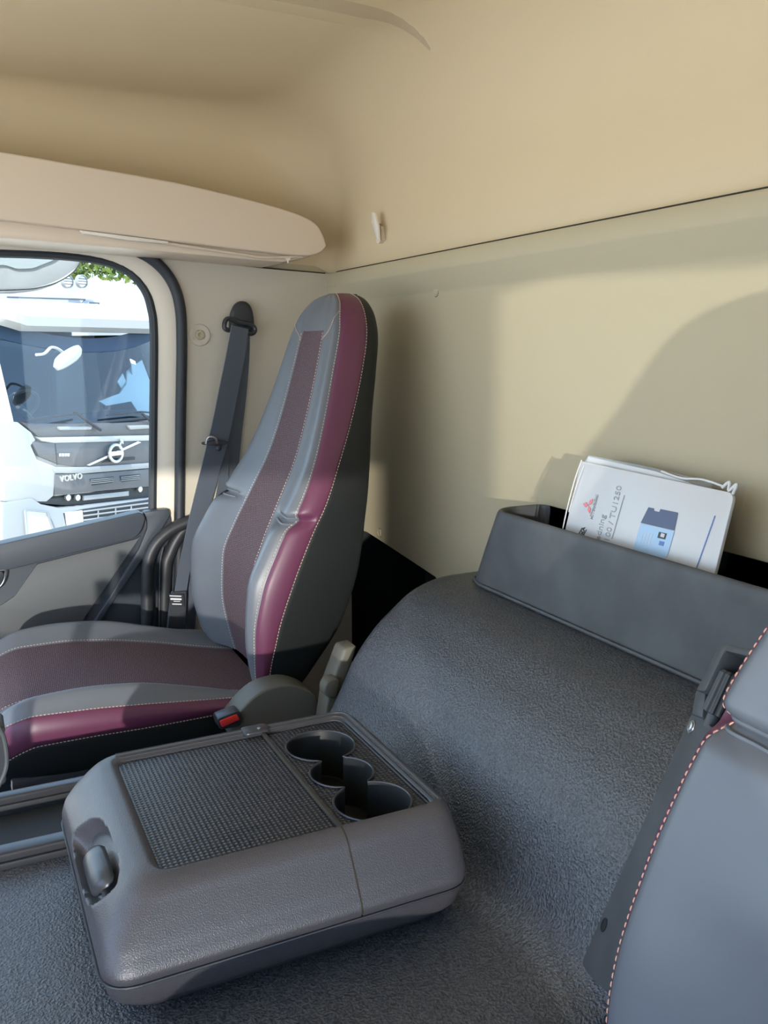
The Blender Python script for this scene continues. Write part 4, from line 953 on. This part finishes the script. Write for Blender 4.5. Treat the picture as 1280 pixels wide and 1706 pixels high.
# wipers, front mirror
for px in ([(38, 703), (90, 694), (130, 690)], ):
    pass
make('wiper', *join(tube(crom([TL(TP(*p, 0.06)[0], 0.06, TP(*p, 0.06)[1]) for p in [(168, 717), (150, 705), (132, 691), (122, 688)]], 4), 0.014, 6), tube([TL(TP(*p, 0.03)[0], 0.03, TP(*p, 0.03)[1]) for p in [(38, 702), (90, 694), (140, 688)]], 0.010, 6)), 'truck_dark', trk)
make('wiper', *join(tube([TL(TP(*p, 0.03)[0], 0.03, TP(*p, 0.03)[1]) for p in [(178, 692), (235, 686), (280, 690)]], 0.010, 6), tube([TL(TP(*p, 0.06)[0], 0.06, TP(*p, 0.06)[1]) for p in [(236, 688), (262, 712)]], 0.014, 6)), 'truck_dark', trk)
for px in ([(98, 711), (155, 710), (153, 716), (100, 717)], [(214, 709), (270, 707), (270, 713), (218, 716)]):
    make('wiper_cover', *tp(px, 0.05, 0.04, 0.01), 'truck_silver', trk)
c = TP(113, 596, 0.28)
rows = []
for t in np.linspace(-1, 1, 9):
    k = math.sqrt(max(0.0, 1-abs(t)**3.0))*0.9+0.1
    rows.append([TL(c[0]+0.165*t, 0.28+0.06*k*math.cos(a), c[1]+0.075*t+0.075*k*math.sin(a)) for a in np.linspace(0, 2*math.pi, 16, endpoint=False)])
fm = make('front_mirror', *loft(rows, True, True, True), 'truck_white', trk)
make('mirror_arm', *tube(crom([TL(TP(*p, 0.2)[0], 0.2, TP(*p, 0.2)[1]) for p in [(106, 588), (96, 581), (85, 579), (74, 589), (60, 591)]], 5), 0.014, 6), 'truck_white', fm)
make('undercarriage', *prism([TL(-1.0, -0.2, -1.42), TL(1.0, -0.2, -1.42), TL(1.0, -0.2, -2.2), TL(-1.0, -0.2, -2.2)], -tn_*1.6), 'truck_dark', trk)
for s in (-1, 1):
    make('wheel', *lathe(TL(s*1.0, -0.9, GZ+0.51), ta*s, [(0.0, -0.14), (0.50, -0.14), (0.51, -0.08), (0.51, 0.10), (0.46, 0.15), (0.30, 0.12), (0.28, 0.02), (0.10, 0.02), (0.0, 0.06)], 28), 'truck_dark', trk)

# taller white truck behind it
t2 = thing('box_truck', (14.6, -2.6, GZ+EYE), 'taller white truck behind the grey fronted one, with round roof lamps', 'truck')
C2 = np.array([14.4, -2.0, 0.0])
def T2(s, d, z): return C2+ta*s+tn_*d+np.array([0, 0, z+EYE])
def plan2(z, inset, dep): return [np.array(p) for p in fillet([T2(-2.2+inset, -2.2, z), T2(-2.2+inset, dep, z), T2(2.2-inset, dep, z), T2(2.2-inset, -2.2, z)], [0, 0.4, 0.4, 0], 6)]
rows = [plan2(-2.0, 0, 0), plan2(0.2, 0, 0), plan2(0.7, 0.05, -0.05), plan2(0.98, 0.10, -0.25), plan2(1.05, 0.22, -0.5)]
V, Fc = loft(rows); Fc.append(tuple(len(V)-len(rows[0])+j for j in range(len(rows[0])))); make('body', V, Fc, 'truck_white', t2, sharp=50)
def T2P(x, y, d=0.0):
    q = on_plane(C2+tn_*d, tn_, x, y); return q
for x, y in ((111, 469), (135, 469)):
    c = T2P(x, y, 0.02); lm = make('roof_lamp', *lathe(c, tn_, [(0.10, -0.02), (0.10, 0.04), (0.088, 0.045), (0.088, 0.03), (0, 0.03)], 24), 'truck_silver', t2)
    make('lens', *lathe(c+tn_*0.03, tn_, [(0.086, 0), (0.06, 0.012), (0, 0.016)], 24), 'mirror_glass', lm)
    for k in (-1, 0, 1): make('lamp_bar', *tube([c+tn_*0.05+ta*(-0.08)+zu*0.04*k, c+tn_*0.05+ta*0.08+zu*0.04*k], 0.006, 5), 'truck_grey', lm)
for pts in ([(12, 495), (142, 499), (134, 508)], [(148, 504), (165, 505), (164, 523), (136, 523), (148, 504)], [(0, 500), (10, 503), (14, 516), (0, 517)], [(145, 549), (190, 546), (250, 552)]):
    make('panel_line', *tube([T2P(*p, 0.02) for p in pts], 0.012, 5), 'truck_grey', t2)
make('lower_chassis', *prism([T2(-1.9, -0.1, -2.0), T2(1.9, -0.1, -2.0), T2(1.9, -0.1, GZ), T2(-1.9, -0.1, GZ)], -tn_*2.0), 'truck_dark', t2)

# clipped hedge far behind
hd_ = thing('tree_top', (23, -3.0, GZ+EYE), 'bright green tree top showing above the white truck', 'tree')
def blob(c, r, n):
    V, Fc = [], []
    for _ in range(n):
        d = rng.normal(size=3); d /= np.linalg.norm(d); p = c+d*r*rng.uniform(0.75, 1.05)
        a = rng.normal(size=3); a /= np.linalg.norm(a); b = np.cross(a, rng.normal(size=3)); b /= np.linalg.norm(b)
        s = rng.uniform(0.06, 0.13); k = len(V)
        V += [p-a*s, p+b*s*0.5, p+a*s, p-b*s*0.5]; Fc.append((k, k+1, k+2, k+3))
    return V, Fc
bl = []
for i in range(16):
    c = np.array([22.5, 0, 0])+np.array([0.16, -1.0, 0])*(-3.0+i*0.75)
    bl.append(blob(np.array([c[0]+rng.uniform(-.4, .4), c[1], EYE+2.35+rng.uniform(-.35, .35)]), np.array([0.9, 0.9, 0.75]), 700))
tag(make('foliage', *join(*bl), 'leaf', hd_, smooth=False), kind='stuff')
for i in range(4):
    c = np.array([22.5, 0, 0])+np.array([0.16, -1.0, 0])*(-2.5+i*2.6)
    make('trunk', *tube([np.array([c[0], c[1], GZ+EYE]), np.array([c[0]+0.1, c[1], EYE+2.2])], [0.16, 0.08], 8), 'truck_grey', hd_)

# our own door mirror hanging outside the window
mh = thing('door_mirror', onX(3.0, 20, 430), 'white housing of the outside mirror at the top of the window', 'mirror')
mo = [onX(3.0, *p) for p in [(-120, 380), (133, 380), (136, 425), (133, 440), (122, 455), (100, 470), (72, 480), (30, 485), (-120, 487)]]
make('housing', *prism(fillet(mo, 0.02, 3), (0.14, 0, 0), 0.018, 4), 'truck_white', mh)
mg = [onX(2.995, *p) for p in [(-115, 385), (105, 385), (100, 426), (88, 434), (72, 440), (55, 447), (28, 448), (8, 441), (-115, 450)]]
make('glass', *prism(fillet(mg, 0.01, 3), (0.01, 0, 0)), 'mirror_glass', mh)
make('lower_seam', *tube(crom([onX(2.992, *p) for p in [(-100, 484), (30, 482), (72, 477), (100, 467), (122, 452), (133, 436)]], 5), 0.004, 6), 'truck_grey', mh)
make('arm', *tube([onX(3.0, -60, 390), onX(3.0, -80, 300)+[0, 0.1, 0], P(2.5, 0.5, 0.6)], 0.03, 10), 'black_plastic', mh)
